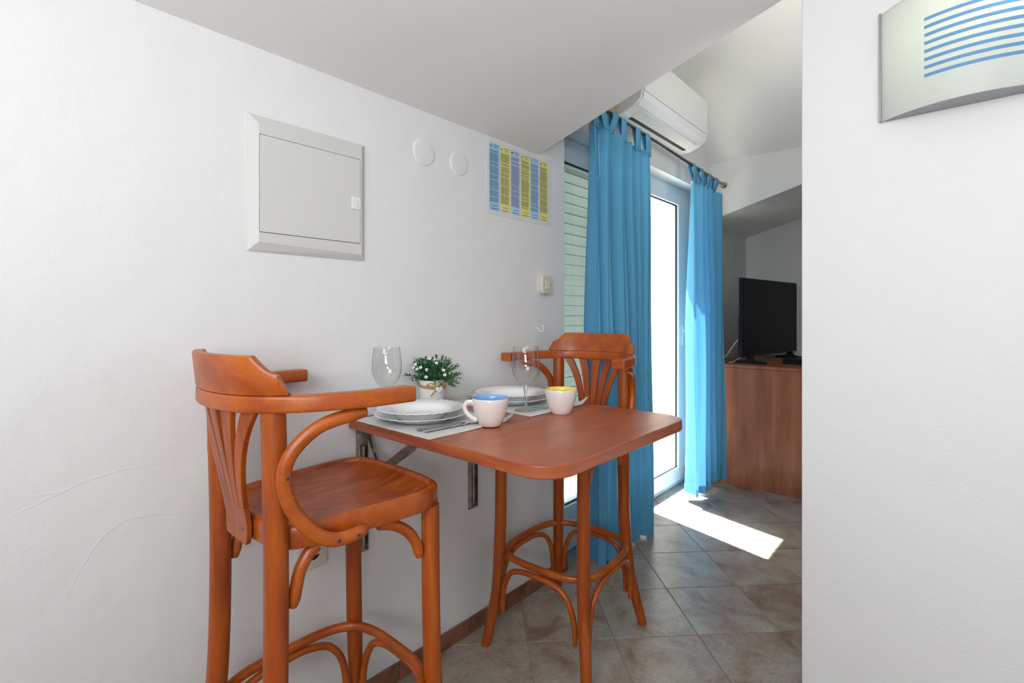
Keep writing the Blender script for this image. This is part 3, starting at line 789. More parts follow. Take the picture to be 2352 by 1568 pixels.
def make_glass():
    root = empty('wine_glass')
    k = 1.0
    outer = [(0, 0), (.030, 0), (.0365, .0008), (.0368, .0022), (.030, .0045), (.018, .0080), (.009, .013), (.0055, .022), (.0046, .040), (.0052, .060), (.0075, .072), (.015, .083), (.028, .096), (.038, .112), (.0442, .130), (.0462, .145), (.0450, .168), (.0420, .190), (.0398, .2085), (.0392, .2098)]
    inner = [(.0384, .2088), (.0408, .190), (.0436, .168), (.0448, .145), (.0427, .130), (.0362, .1135), (.026, .099), (.013, .0895), (.004, .087), (0, .0868)]
    bm = NB(); lathe(bm, outer[:11] + [(.004, .0850), (0, .0855)], 56)
    obj('stem', bm, glass_m, root, smooth=60)
    bm = NB(); lathe(bm, outer[10:], 64); lathe(bm, [outer[-1]] + inner, 64)
    bmesh.ops.remove_doubles(bm, verts=bm.verts, dist=1e-6)
    obj('bowl', bm, bowl_m, root, smooth=60)
    return root
g1 = make_glass(); g1.location = (0.331, 1.243, TZ + .0022)
tag(g1, 'empty clear wine glass standing on the far placemat left of the yellow mug', 'wine glass', 'stemmed wine glasses on the table')
g2 = copy_tree(g1); g2.location = (0.066, 0.899 + .205, TZ + .0002)
g2.location = (0.049, 0.905, TZ + .0024)
g2['label'] = 'empty clear wine glass by the wall, left of the potted plant'

# cutlery
def spoon_bm():
    bm = NB(); P = [(0.000, .0095, .004), (.02, .0100, .003), (.06, .0075, .0022), (.10, .0048, .005), (.125, .0042, .010), (.138, .0060, .0085), (.150, .0150, .0060), (.165, .0205, .0040), (.182, .0195, .0045), (.197, .0110, .0075), (.202, .0015, .0090)]
    pts = smooth_path([(x, w, z) for x, w, z in P], 4); rows = []
    for p in pts:
        inb = max(0, min(1, (p.x - .138) / .012)); dip = 0.005 * inb
        row = []
        for t in (-1, -.6, 0, .6, 1): row.append(bm.verts.new((p.x, p.y * t, p.z + .0010 - dip * (1 - t * t))))
        for t in (1, .6, 0, -.6, -1): row.append(bm.verts.new((p.x, p.y * t, p.z - .0004 - dip * (1 - t * t))))
        rows.append(row)
    for A, B in zip(rows[:-1], rows[1:]):
        for k in range(10): bm.faces.new((A[k], A[(k + 1) % 10], B[(k + 1) % 10], B[k]))
    bm.faces.new(rows[0][::-1]); bm.faces.new(rows[-1]); return bm
def fork_bm():
    bm = NB(); P = [(0.000, .0095, .003), (.02, .0100, .0026), (.06, .0075, .0022), (.10, .0045, .006), (.125, .0042, .010), (.138, .0075, .0085), (.150, .0120, .0060), (.158, .0125, .0045)]
    pts = smooth_path([(x, w, z) for x, w, z in P], 4); rows = []
    for p in pts: rows.append([bm.verts.new((p.x, p.y * t, p.z + s)) for s, tt in ((.001, (-1, 0, 1)), (-.0005, (1, 0, -1))) for t in tt])
    for A, B in zip(rows[:-1], rows[1:]):
        for k in range(6): bm.faces.new((A[k], A[(k + 1) % 6], B[(k + 1) % 6], B[k]))
    bm.faces.new(rows[0][::-1]); bm.faces.new(rows[-1])
    for t in (-.0105, -.0035, .0035, .0105):
        tube(bm, smooth_path([(.157, t, .0047), (.175, t, .0035), (.190, t, .0045), (.203, t * .95, .008)], 4), [.0019] * 9 + [.0016, .0014, .0012, .0008], 6)
    return bm
def knife_bm():
    bm = NB()
    rows = []
    for x, w, o in ((0, .006, 0), (.004, .009, 0), (.05, .0085, 0), (.095, .0068, 0), (.11, .0065, 0), (.118, .0085, .001), (.16, .0100, .001), (.19, .0090, .002), (.210, .005, .005), (.217, .001, .008)):
        th = .0024 if x < .112 else .0008
        rows.append([bm.verts.new((x, o + s * w, .003 + q * th)) for s, q in ((-1, 0), (-.5, 1), (.5, 1), (1, 0), (.5, -1), (-.5, -1))])
    for A, B in zip(rows[:-1], rows[1:]):
        for k in range(6): bm.faces.new((A[k], A[(k + 1) % 6], B[(k + 1) % 6], B[k]))
    bm.faces.new(rows[0][::-1]); bm.faces.new(rows[-1]); return bm
SP = obj('spoon', spoon_bm(), steel, smooth=50); KN = obj('knife', knife_bm(), steel, smooth=30); FK = obj('fork', fork_bm(), steel, smooth=50)
def put(o, loc, rz, label, cat, first=True, z=0.0032):
    c = o
    if not first: c = o.copy(); COL.objects.link(c)
    c.location = (loc[0], loc[1], TZ + z); c.rotation_euler = (0, 0, rz); return tag(c, label, cat, 'cutlery beside the plates')
put(SP, (0.300, 0.826), R(78), 'steel spoon in front of the nearer plates, its bowl beside the blue mug handle', 'spoon')
put(KN, (0.330, 0.829), R(86), 'steel table knife beside the spoon at the placemat corner, pointing at the blue mug', 'knife')
put(FK, (0.024, 0.806), R(84), 'steel fork whose handle pokes out left of the nearer plates', 'fork')
put(SP, (0.040, 1.470), R(-92), 'steel spoon lying near the wall beyond the potted plant', 'spoon', False, z=.003)
put(KN, (0.022, 1.478), R(-88), 'steel table knife next to the wall beyond the potted plant', 'knife', False)
put(FK, (0.350, 1.468), R(-90), 'steel fork with tines showing between the far wine glass and yellow mug', 'fork', False)

# potted plant
pp = tag(empty('potted_plant', (0.049, 1.086, TZ)), 'small white pot of green leaves and white flowers with jute bow and heart', 'potted plant')
bm = NB(); lathe(bm, [(0, 0), (.038, 0), (.0405, .003), (.0425, .05), (.0440, .088), (.0445, .0935), (.0432, .0950), (.0405, .0935), (.0400, .083), (0, .083)], 64); obj('pot', bm, pot_m, pp, smooth=50)
bm = NB(); lathe(bm, [(0, .0885), (.02, .087), (.0402, .084), (.0402, .080), (0, .080)], 32); obj('soil', bm, soil_m, pp, smooth=60)
cdir = Vector((CX - .049, 0 - 1.086, 0)).normalized(); crt = Vector((-cdir.y, cdir.x, 0))   # pot side facing the room
fa = math.atan2(cdir.y, cdir.x)
bm = NB(); rows = []
for k in range(65):
    a = 2 * PI * k / 64; zc = .074 - .004 * math.cos(a - fa - 0.9); rows.append([Vector((math.cos(a) * rr, math.sin(a) * rr, zc + dz)) for rr, dz in ((.0448, -.005), (.0456, -.004), (.0458, .004), (.0452, .005))])
V = [[bm.verts.new(p) for p in r] for r in rows[:-1]]
for k in range(64):
    for q in range(3): bm.faces.new((V[k][q], V[(k + 1) % 64][q], V[(k + 1) % 64][q + 1], V[k][q + 1]))
rb = obj('ribbon', bm, jute, pp, smooth=60)
def pp_pt(ang, rr, z): return Vector((math.cos(fa + ang) * rr, math.sin(fa + ang) * rr, z))
def ribbon(ctrl, w=0.0045):
    bm = NB(); P = smooth_path([tuple(p) for p in ctrl], 7); tube(bm, P, w, 8, up=(0, 0, 1) if False else None, r2=0.0012); return obj('bow_loop', bm, jute, rb, smooth=60)
ribbon([pp_pt(.30, .0475, .077), pp_pt(.10, .052, .085), pp_pt(-.15, .055, .088), pp_pt(-.30, .053, .082), pp_pt(-.15, .050, .075), pp_pt(.30, .0485, .074)])
ribbon([pp_pt(.42, .0475, .077), pp_pt(.62, .054, .091), pp_pt(.80, .056, .094), pp_pt(.86, .055, .085), pp_pt(.70, .050, .078), pp_pt(.42, .048, .075)])
ribbon([pp_pt(.35, .0475, .073), pp_pt(.10, .0490, .058), pp_pt(-.12, .0490, .045)], .003)
ribbon([pp_pt(.45, .0475, .074), pp_pt(.75, .052, .070), pp_pt(.95, .056, .076)], .003)
# heart
bm = NB(); hp_ = []
for k in range(40):
    t = 2 * PI * k / 40; hx = 16 * math.sin(t) ** 3; hz = 13 * math.cos(t) - 5 * math.cos(2 * t) - 2 * math.cos(3 * t) - math.cos(4 * t)
    hp_.append((hx * .00085, hz * .00085))
hc = pp_pt(.45, .0490, .066); hn = Vector((math.cos(fa + .45), math.sin(fa + .45), 0)); hr = Vector((-hn.y, hn.x, 0))
rings_ = []
for s, o_ in ((.86, 0), (1, .0012), (1, .0035), (.84, .0052)):
    rings_.append([bm.verts.new(hc + hr * (x * s) + Vector((0, 0, z * s)) + hn * o_) for x, z in hp_])
for A, B in zip(rings_[:-1], rings_[1:]):
    for k in range(40): bm.faces.new((A[k], A[(k + 1) % 40], B[(k + 1) % 40], B[k]))
bm.faces.new(rings_[0][::-1]); bm.faces.new(rings_[-1]); obj('heart', bm, heart_m, pp, smooth=40)
# foliage
bm = NB(); rnd = random.Random(5); tips = []
def leafq(bm, p, d, up, L_, w, mi):
    s = d.cross(up)
    if s.length < 1e-4: s = Vector((1, 0, 0))
    s.normalize(); n_ = s.cross(d).normalized()
    a = [bm.verts.new(p), bm.verts.new(p + d * L_ * .35 + s * w), bm.verts.new(p + d * L_ * .75 + s * w * .8), bm.verts.new(p + d * L_ - n_ * .001), bm.verts.new(p + d * L_ * .75 - s * w * .8), bm.verts.new(p + d * L_ * .35 - s * w)]
    c = bm.verts.new(p + d * L_ * .5 + n_ * -.0012)
    for k in range(6): f = bm.faces.new((a[k], a[(k + 1) % 6], c)); f.material_index = mi
for s_ in range(95):
    az = rnd.uniform(0, 2 * PI); el = rnd.uniform(0.05, 1.45) ** 1.0
    r0 = rnd.uniform(0, .030); base = Vector((math.cos(az) * r0, math.sin(az) * r0, .086))
    dr = Vector((math.cos(az) * math.cos(el), math.sin(az) * math.cos(el), math.sin(el)))
    Ls = rnd.uniform(.055, .088) * (1.0 + .10 * math.cos(el))
    end = base + dr * Ls + Vector((0, 0, -.010 * math.cos(el)))
    if end.x < -.040: end.x = -.040 + rnd.uniform(0, .01)
    P = smooth_path([tuple(base), tuple(base.lerp(end, .5) + Vector((0, 0, .008))), tuple(end)], 5)
    tube(bm, P, 0.0006, 4)
    nn = rnd.randint(8, 12)
    for k in range(nn):
        t = .22 + .78 * k / (nn - 1); i = min(int(t * (len(P) - 1)), len(P) - 2); p = P[i].lerp(P[i + 1], t * (len(P) - 1) - i)
        tg = (P[i + 1] - P[i]).normalized()
        for q in (-1, 1):
            rv = Vector((rnd.uniform(-1, 1), rnd.uniform(-1, 1), rnd.uniform(-.6, 1))).normalized()
            d = (tg * .7 + rv * .9).normalized()
            if (p + d * .0128).x < -.047: continue
            leafq(bm, p, d, Vector((0, 0, 1)), rnd.uniform(.008, .0125), rnd.uniform(.0022, .0034), 1 if (t > .93 and rnd.random() < .45) else 0)
    tips.append((end, dr))
fo = obj('foliage', bm, [leaf_m, leaf_tip], pp); fo['kind'] = 'stuff'
bm = NB()
for k in range(5):
    a = 2 * PI * k / 5; d = Vector((math.cos(a), math.sin(a), .25)).normalized(); leafq(bm, Vector((0, 0, 0)), d, Vector((0, 0, 1)), .0066, .0026, 0)
lathe(bm, [(0, .0018), (.0010, .0010), (.0010, 0)], 8, mi=1)
f0 = obj('flower', bm, [petal_m, soil_m], pp)
spots = [(-.62, .022, .058), (-.10, .050, .060), (.62, .058, .048), (-.05, .048, .005), (.80, .054, .012), (-.95, .020, .078), (.25, .106, .020), (-1.0, .022, .030), (.50, .075, .070), (-.4, .088, .030), (.0, .108, .0)]
# (right offset, up, out) spots on the crown facing the room
rights = [(-.050, .046), (-.018, .046), (.036, .043), (-.020, .023), (.040, .028), (-.062, .050), (.012, .078), (-.058, .018), (.014, .066), (-.010, .080), (-.056, .060), (-.038, .052)]
for i, (rx, uz) in enumerate(rights):
    rad = math.sqrt(max(.0006, .078 ** 2 - rx * rx - max(0, uz - .005) ** 2 * .9))
    p = crt * rx + cdir * min(rad, .07) + Vector((0, 0, .088 + uz))
    f = f0 if i == 0 else f0.copy()
    if i: COL.objects.link(f); f.parent = pp
    f.location = p; nv = (cdir * 1.0 + crt * (rx * 6) + Vector((0, 0, .5 + uz * 4))).normalized()
    f.rotation_euler = nv.to_track_quat('Z', 'Y').to_euler()

# ------------------------------------------------------------------ things on the knee wall
# electrical panel
ep = tag(empty('electrical_panel', (0, 0.682, 1.547)), 'light grey flush electrical distribution box with a closed door on the wall', 'electrical panel')
def frame_bevel(bm, outer, inner, d0, d1, mi=0):
    O0 = [bm.verts.new((0.0, y, z)) for y, z in outer]; O1 = [bm.verts.new((d0, y, z)) for y, z in outer]
    I1 = [bm.verts.new((d1, y, z)) for y, z in inner]
    n_ = len(outer)
    for k in range(n_):
        k2 = (k + 1) % n_
        bm.faces.new((O0[k], O0[k2], O1[k2], O1[k])); bm.faces.new((O1[k], O1[k2], I1[k2], I1[k]))
    return I1
HW, HH = .171, .179
bm = NB(); I1 = frame_bevel(bm, [(-HW, -HH), (HW, -HH), (HW, HH), (-HW, HH)], [(-HW + .024, -HH + .024), (HW - .016, -HH + .016), (HW - .016, HH - .014), (-HW + .024, HH - .024)], .004, .016)
dy0, dy1, dz0, dz1 = -.146, .151, -.130, .128
I2 = [bm.verts.new((.016, y, z)) for y, z in ((dy0, dz0), (dy1, dz0), (dy1, dz1), (dy0, dz1))]
I3 = [bm.verts.new((.010, y, z)) for y, z in ((dy0, dz0), (dy1, dz0), (dy1, dz1), (dy0, dz1))]
for k in range(4):
    k2 = (k + 1) % 4; bm.faces.new((I1[k], I1[k2], I2[k2], I2[k])); bm.faces.new((I2[k], I2[k2], I3[k2], I3[k]))
bm.faces.new(I3); obj('frame', bm, [panel_edge], ep)
bm = NB(); box(bm, .0101, .0104, dy0, dy1, dz0, dz1); obj('recess', bm, dark_gap, ep)
bm = NB(); box(bm, .0106, .0165, dy0 + .0016, dy1 - .0012, dz0 + .0016, dz1 - .0012); dr_ = obj('door', bm, panel_pl, ep, bevel=0.001)
bm = NB(); box(bm, .0165, .0195, .120, .1495, -.028, .010); lt = obj('latch', bm, white_pl, dr_, bevel=0.0015)
bm = NB(); box(bm, .0186, .0192, .143, .155, -.021, -.019); box(bm, .0186, .0192, .143, .155, -.002, 0.000); box(bm, .0186, .0192, .143, .1445, -.021, 0); obj('latch_slot', bm, bracket_m, lt) if False else bm.free()
bm = NB(); box(bm, .0192, .0197, .138, .1493, -.020, -.001); box(bm, .0197, .0208, .1405, .1493, -.018, -.003, 1); obj('latch_grip', bm, [panel_edge, white_pl], ep, bevel=0.0005)

def cover(y, z, r, label, x=0.0, rr=None):
    root = NB(); lathe(root, [(0, .0042), (r * .10, .0042), (r * .11, .0036), (r * .86, .0036), (r * .94, .0030), (r, .0004), (r, 0), (0, 0)], 56)
    o = obj('cover_plate', root, plaster, None, smooth=40); o.location = (x, y, z); o.rotation_euler = (0, R(90), 0)
    return tag(o, label, 'cover plate', 'round painted box covers')
cover(1.089, 1.763, .047, 'round white painted junction box cover nearer the electrical panel')
cover(1.251, 1.760, .045, 'round white painted junction box cover nearer the coloured notice')
cover(4.22, 1.738, .046, 'round white cover in the dim niche closer to the blue curtain', x=-.045)
cover(4.40, 1.738, .046, 'round white cover in the dim niche closer to the back corner', x=-.045)

# notice with six text columns
ps = tag(empty('notice', (0.0005, 1.396, 1.600)), 'laminated notice with six blue and yellow columns of small text', 'notice')
PW, PH = .418, .300
bm = NB(); prism(bm, [(y, z) for y, z in rrect(PW / 2, PH / 2, .010, 5, PW / 2, PH / 2)], 'x', 0, .0010); obj('laminate_sheet', bm, laminate, ps)
bm = NB(); box(bm, .0010, .0012, .012, PW - .018, .013, PH - .014); obj('paper', bm, paper_w, ps)
cw = (PW - .036) / 6; rn = random.Random(3)
flags = ['hr', 'uk', 'de', 'it', 'fr', 'cz']
for c in range(6):
    ya = .014 + c * cw; yb_ = ya + cw - .0035 * (1 if c else 1); za, zb = .016, PH - .017
    bm = NB(); box(bm, .0012, .0014, ya, yb_, za, zb); cp = obj('text_column', bm, [col_bl, col_ye, col_bl2, col_ye, col_bl2, col_ye][c], ps)
    bm = NB(); z = zb - .030; zend = za + .034
    X_ = .00145
    def quad(y0_, y1_, z0_, z1_, mi=0):
        f = bm.faces.new([bm.verts.new((X_, a_, b_)) for a_, b_ in ((y0_, z0_), (y1_, z0_), (y1_, z1_), (y0_, z1_))]); f.material_index = mi
    while z > zend:
        for ln in range(rn.randint(2, 6)):
            if z <= zend: break
            x = ya + .003; xe_ = yb_ - rn.uniform(.003, .012)
            while x < xe_:
                w = rn.uniform(.002, .007); quad(x, min(x + w, xe_), z, z + .0016); x += w + .0008
            z -= .0030
        if rn.random() < .55: z -= rn.uniform(.0015, .0040)
    for (zz, wl, hh) in ((zb - .009, .026, .0030), (zb - .017, .016, .0026), (za + .018, .030, .0024), (za + .006, .036, .0030)):
        yc = (ya + yb_) / 2 + (.006 if zz > .1 else 0); x = yc - wl / 2
        while x < yc + wl / 2:
            w = rn.uniform(.002, .004); quad(x, x + w, zz, zz + hh, 1); x += w + .0007
    t = obj('text_lines', bm, [ink, ink_b], cp); t['kind'] = 'stuff'
    bm = NB(); fy, fz, fw, fh = ya + .003, zb - .018, .011, .009; X_ = .00150
    ms_ = [fl['red'], fl['white'], fl['blue'], fl['black'], fl['gold'], fl['green']]
    k = flags[c]
    if k in ('hr', 'de'):
        cs = (0, 1, 2) if k == 'hr' else (3, 0, 4)
        for i in range(3): quad(fy, fy + fw, fz + fh * (2 - i) / 3, fz + fh * (3 - i) / 3, cs[i])
        if k == 'hr': X_ = .00152; quad(fy + fw * .42, fy + fw * .58, fz + fh * .3, fz + fh * .72, 0)
    elif k in ('it', 'fr'):
        cs = (5, 1, 0) if k == 'it' else (2, 1, 0)
        for i in range(3): quad(fy + fw * i / 3, fy + fw * (i + 1) / 3, fz, fz + fh, cs[i])
    elif k == 'cz':
        quad(fy, fy + fw, fz, fz + fh / 2, 0); quad(fy, fy + fw, fz + fh / 2, fz + fh, 1)
        f = bm.faces.new([bm.verts.new((.00152, a_, b_)) for a_, b_ in ((fy, fz), (fy + fw * .5, fz + fh / 2), (fy, fz + fh))]); f.material_index = 2
    else:
        quad(fy, fy + fw, fz, fz + fh, 2)
        for (p, q) in (((fy, fz), (fy + fw, fz + fh)), ((fy, fz + fh), (fy + fw, fz))):
            f = bm.faces.new([bm.verts.new((.00151, a_, b_)) for a_, b_ in ((p[0], p[1] - .0006), (q[0], q[1] - .0006), (q[0], q[1] + .0006), (p[0], p[1] + .0006))]); f.material_index = 1
        X_ = .00153; quad(fy + fw * .40, fy + fw * .60, fz, fz + fh, 1); quad(fy, fy + fw, fz + fh * .36, fz + fh * .64, 1)
        X_ = .00155; quad(fy + fw * .45, fy + fw * .55, fz, fz + fh, 0); quad(fy, fy + fw, fz + fh * .43, fz + fh * .57, 0)
    obj('flag', bm, ms_, cp)

# light switch
sw = tag(empty('light_switch', (0, 1.757, 1.334)), 'ivory double rocker light switch with rounded plate below the notice', 'light switch')
bm = NB(); prism(bm, rrect(.041, .044, .018, 8), 'x', 0, .004); obj('back_plate', bm, white_pl, sw, bevel=0.0015)
bm = NB(); prism(bm, rrect(.036, .0405, .017, 8), 'x', .004, .024); obj('housing', bm, ivory, sw, bevel=0.004, smooth=50)
for s_ in (-1, 1):
    bm = NB(); a_, b_ = sorted((s_ * .0006, s_ * .0145)); prism(bm, [(.0235, -.018), (.031, -.018), (.0265, .018), (.0235, .018)], 'y', a_, b_)
    obj('rocker', bm, ivory, sw, bevel=0.0006)
    if s_ < 0:
        bm = NB(); box(bm, .0236, .0244, -.0165, .0165, -.020, .020); obj('rocker_recess', bm, dark_gap if False else panel_edge, sw)
    bm = NB(); tube(bm, [Vector((.0235, s_ * .024, 0)), Vector((.0248, s_ * .024, 0))], .0022, 10); obj('screw', bm, screw_m, sw)
# hook
bm = NB(); tube(bm, smooth_path([(0, 0, 0), (.010, 0, 0), (.014, .001, -.003), (.019, .003, -.013), (.030, .006, -.016), (.039, .008, -.006), (.038, .008, .006), (.029, .007, .011)], 6), .0024, 10)
lathe(bm, [(0, 0), (.0045, 0), (.0045, .001), (0, .001)], 12)
hk = tag(obj('wall_hook', bm, white_pl, smooth=50), 'small white screw-in cup hook on the wall below the switch', 'hook'); hk.location = (0.001, 1.700, 1.143)
# socket
so = tag(empty('power_socket', (0, 0.688, 0.520)), 'ivory round-pin power socket low on the wall behind the front stool', 'power socket')
bm = NB(); prism(bm, rrect(.041, .041, .008, 6), 'x', 0, .008); obj('plate', bm, ivory, so, bevel=0.002)
bm = NB(); lathe(bm, [(0, -.014), (.0195, -.014), (.0195, 0), (.0235, 0.0015), (.0245, 0), (.0245, -.001)], 40)
c_ = obj('socket_well', bm, ivory, so, smooth=40); c_.location = (.0085, 0, 0); c_.rotation_euler = (0, R(90), 0)
bm = NB(); lathe(bm, [(0, 0), (.0192, 0)], 40); w_ = obj('well_floor', bm, ivory, so); w_.location = (.0086, 0, 0); w_.rotation_euler = (0, R(90), 0)
bm = NB()
for yy in (-.0095, .0095): tube(bm, [Vector((.0085, yy, 0)), Vector((.0090, yy, 0))], .003, 12)
prism(bm, [(.0192 * math.cos(a), .0192 * math.sin(a)) for a in [R(200 + 140 * q / 12) for q in range(13)]], 'x', .0085, .0089)
obj('pin_hole', bm, dark_gap, so)

# ------------------------------------------------------------------ wall lamp on the partition
LX0, LX1, LZ0, LZ1, YP = 1.222, 1.590, 1.732, 2.030, 1.717
lp = tag(empty('wall_lamp', ((LX0 + LX1) / 2, YP, LZ0)), 'lit curved frosted-glass wall lamp with pale blue stripes on the partition', 'wall lamp')
hwid_ = (LX1 - LX0) / 2; sag = 0.078
Rr_ = (hwid_ ** 2 + sag ** 2) / (2 * sag)
def yl(x, off=0.0): return -(math.sqrt(max(0, Rr_ ** 2 - x * x)) - (Rr_ - sag)) - 0.006 - off
def glass_strip(name, xa, xb, za, zb, m_, off, par, n_=40, th=0.0):
    bm = NB(); F_, B_ = [], []
    for i in range(n_ + 1):
        x = xa + (xb - xa) * i / n_
        F_.append([bm.verts.new((x, yl(x, off), z)) for z in (za, zb)])
        if th: B_.append([bm.verts.new((x, yl(x, off) + th, z)) for z in (za, zb)])
    for i in range(n_):
        bm.faces.new((F_[i][0], F_[i + 1][0], F_[i + 1][1], F_[i][1]))
        if th:
            bm.faces.new((B_[i][0], B_[i][1], B_[i + 1][1], B_[i + 1][0]))
            bm.faces.new((F_[i][0], B_[i][0], B_[i + 1][0], F_[i + 1][0])); bm.faces.new((F_[i][1], F_[i + 1][1], B_[i + 1][1], B_[i][1]))
    if th:
        bm.faces.new((F_[0][0], F_[0][1], B_[0][1], B_[0][0])); bm.faces.new((F_[n_][0], B_[n_][0], B_[n_][1], F_[n_][1]))
    return obj(name, bm, m_, par, smooth=40)
HL = LZ1 - LZ0
gs = glass_strip('glass_shade', -hwid_, hwid_, 0.0, HL, lamp_glass, 0.0, lp, th=0.004)
for i in range(8):
    zc = (1.9515 - LZ0) - i * 0.0205; glass_strip('stripe', -.090, .098, zc - .0043, zc + .0043, lamp_stripe, 0.0006, gs)
bm = NB(); prism(bm, [(-hwid_, -.0005)] + [(-hwid_ + 2 * hwid_ * i / 30, yl(-hwid_ + 2 * hwid_ * i / 30) + .006) for i in range(1, 30)] + [(hwid_, -.0005)], 'z', 0.001, 0.004); obj('bottom_plate', bm, brushed, lp)
bm = NB(); prism(bm, [(-hwid_, -.0005)] + [(-hwid_ + 2 * hwid_ * i / 30, yl(-hwid_ + 2 * hwid_ * i / 30) + .006) for i in range(1, 30)] + [(hwid_, -.0005)], 'z', HL - .004, HL - 0.001)
obj('spill_shield', bm, brushed, lp)  # unseen plate added to stop lamp light spilling onto the wall
for s_ in (-1, 1):
    bm = NB(); a_, b_ = sorted((s_ * hwid_, s_ * (hwid_ + .004))); box(bm, a_, b_, -.016, -.0005, 0, HL); obj('side_strip', bm, brushed, lp, bevel=0.001)
bm = NB(); box(bm, -hwid_, hwid_, -.003, -.0005, 0.002, HL - .002); obj('back_plate', bm, white_pl, lp)
bm = NB(); lathe(bm, [(0, -.022), (.007, -.020), (.010, -.009), (.010, .004), (.006, .016), (0, .019)], 20); bl = obj('bulb', bm, bulb_m, lp, smooth=60); bl.location = (.062, -.055, .222)  # set off-centre and very bright to imitate a flash glare spot in the glass

# ------------------------------------------------------------------ air conditioner
ac = tag(empty('air_conditioner', (0, 2.29, 2.235)), 'white split air conditioner mounted above the balcony door', 'air conditioner')
AL = 0.855
prof = [(.001, .012), (.03, .0), (.10, .002), (.165, .022), (.198, .050), (.207, .085), (.209, .28), (.198, .298), (.001, .300)]
bm = NB(); prism(bm, prof, 'y', 0, AL); obj('housing', bm, white_pl, ac, bevel=0.006, smooth=30)
bm = NB(); box(bm, .2085, .216, .012, AL - .012, .088, .292); obj('front_panel', bm, white_pl, ac, bevel=0.004)
bm = NB(); prism(bm, [(.176, .0235), (.206, .052), (.2145, .084), (.2085, .086), (.200, .056), (.172, .0275)], 'y', .012, AL - .012); obj('trim_strip', bm, pvc, ac, bevel=0.0015)
bm = NB(); prism(bm, [(.108, -.0005), (.166, .0175), (.166, .0225), (.108, .0045)], 'y', .075, AL - .06); obj('louver', bm, white_pl, ac, bevel=0.001)
bm = NB(); box(bm, .084, .107, .085, AL - .075, -.0008, .004); obj('air_slot', bm, dark_gap, ac)
# foam lump beside it
bm = NB(); bmesh.ops.create_icosphere(bm, subdivisions=3, radius=1.0)
rnf = random.Random(2); cs = [Vector((rnf.uniform(-1, 1), rnf.uniform(-1, 1), rnf.uniform(-1, 1))).normalized() for _ in range(14)]
for v in bm.verts:
    d = v.co.normalized(); k = 1 + .28 * max(max(0, d.dot(c)) ** 8 for c in cs); v.co = Vector((d.x * .042, d.y * .080, d.z * .040)) * k
    if v.co.x < -0.0395: v.co.x = -0.0395
fm = tag(obj('mounting_foam', bm, foam_m, smooth=60), 'lump of brownish mounting foam on the wall left of the air conditioner', 'foam'); fm.location = (0.040, 2.200, 2.238); fm.rotation_euler = (R(28), 0, 0)

# ------------------------------------------------------------------ curtain rod and curtains
RX = 0.12
def zrod(y): return 2.190 - (y - 1.80) * 0.0275
cr = tag(empty('curtain_rod', (RX, 1.80, 0)), 'dark metal curtain rod with a round nickel end knob', 'curtain rod')
bm = NB(); tube(bm, [Vector((0, 0, zrod(1.80))), Vector((0, 3.685 - 1.80, zrod(3.685)))], 0.0095, 16); obj('rod', bm, rod_m, cr, smooth=50)
bm = NB(); lathe(bm, [(0, -.022), (.009, -.020), (.0155, -.014), (.017, -.010), (.012, -.008), (.019, .000), (.0235, .012), (.0235, .022), (.018, .033), (.008, .039), (0, .040)], 28)
fi = obj('finial', bm, finial_m, cr, smooth=50); fi.location = (0, 3.70 - 1.80, zrod(3.70)); fi.rotation_euler = (R(-90), 0, 0)
for yy in (1.93, 3.66):
    bm = NB(); tube(bm, [Vector((-RX + .001, yy - 1.80, zrod(yy) + .002)), Vector((.002, yy - 1.80, zrod(yy) + .002))], .006, 10)
    tube(bm, [Vector((-RX + .001, yy - 1.80, zrod(yy) + .002)), Vector((-RX + .006, yy - 1.80, zrod(yy) + .002))], .022, 20); obj('rod_bracket', bm, rod_m, cr, smooth=40)

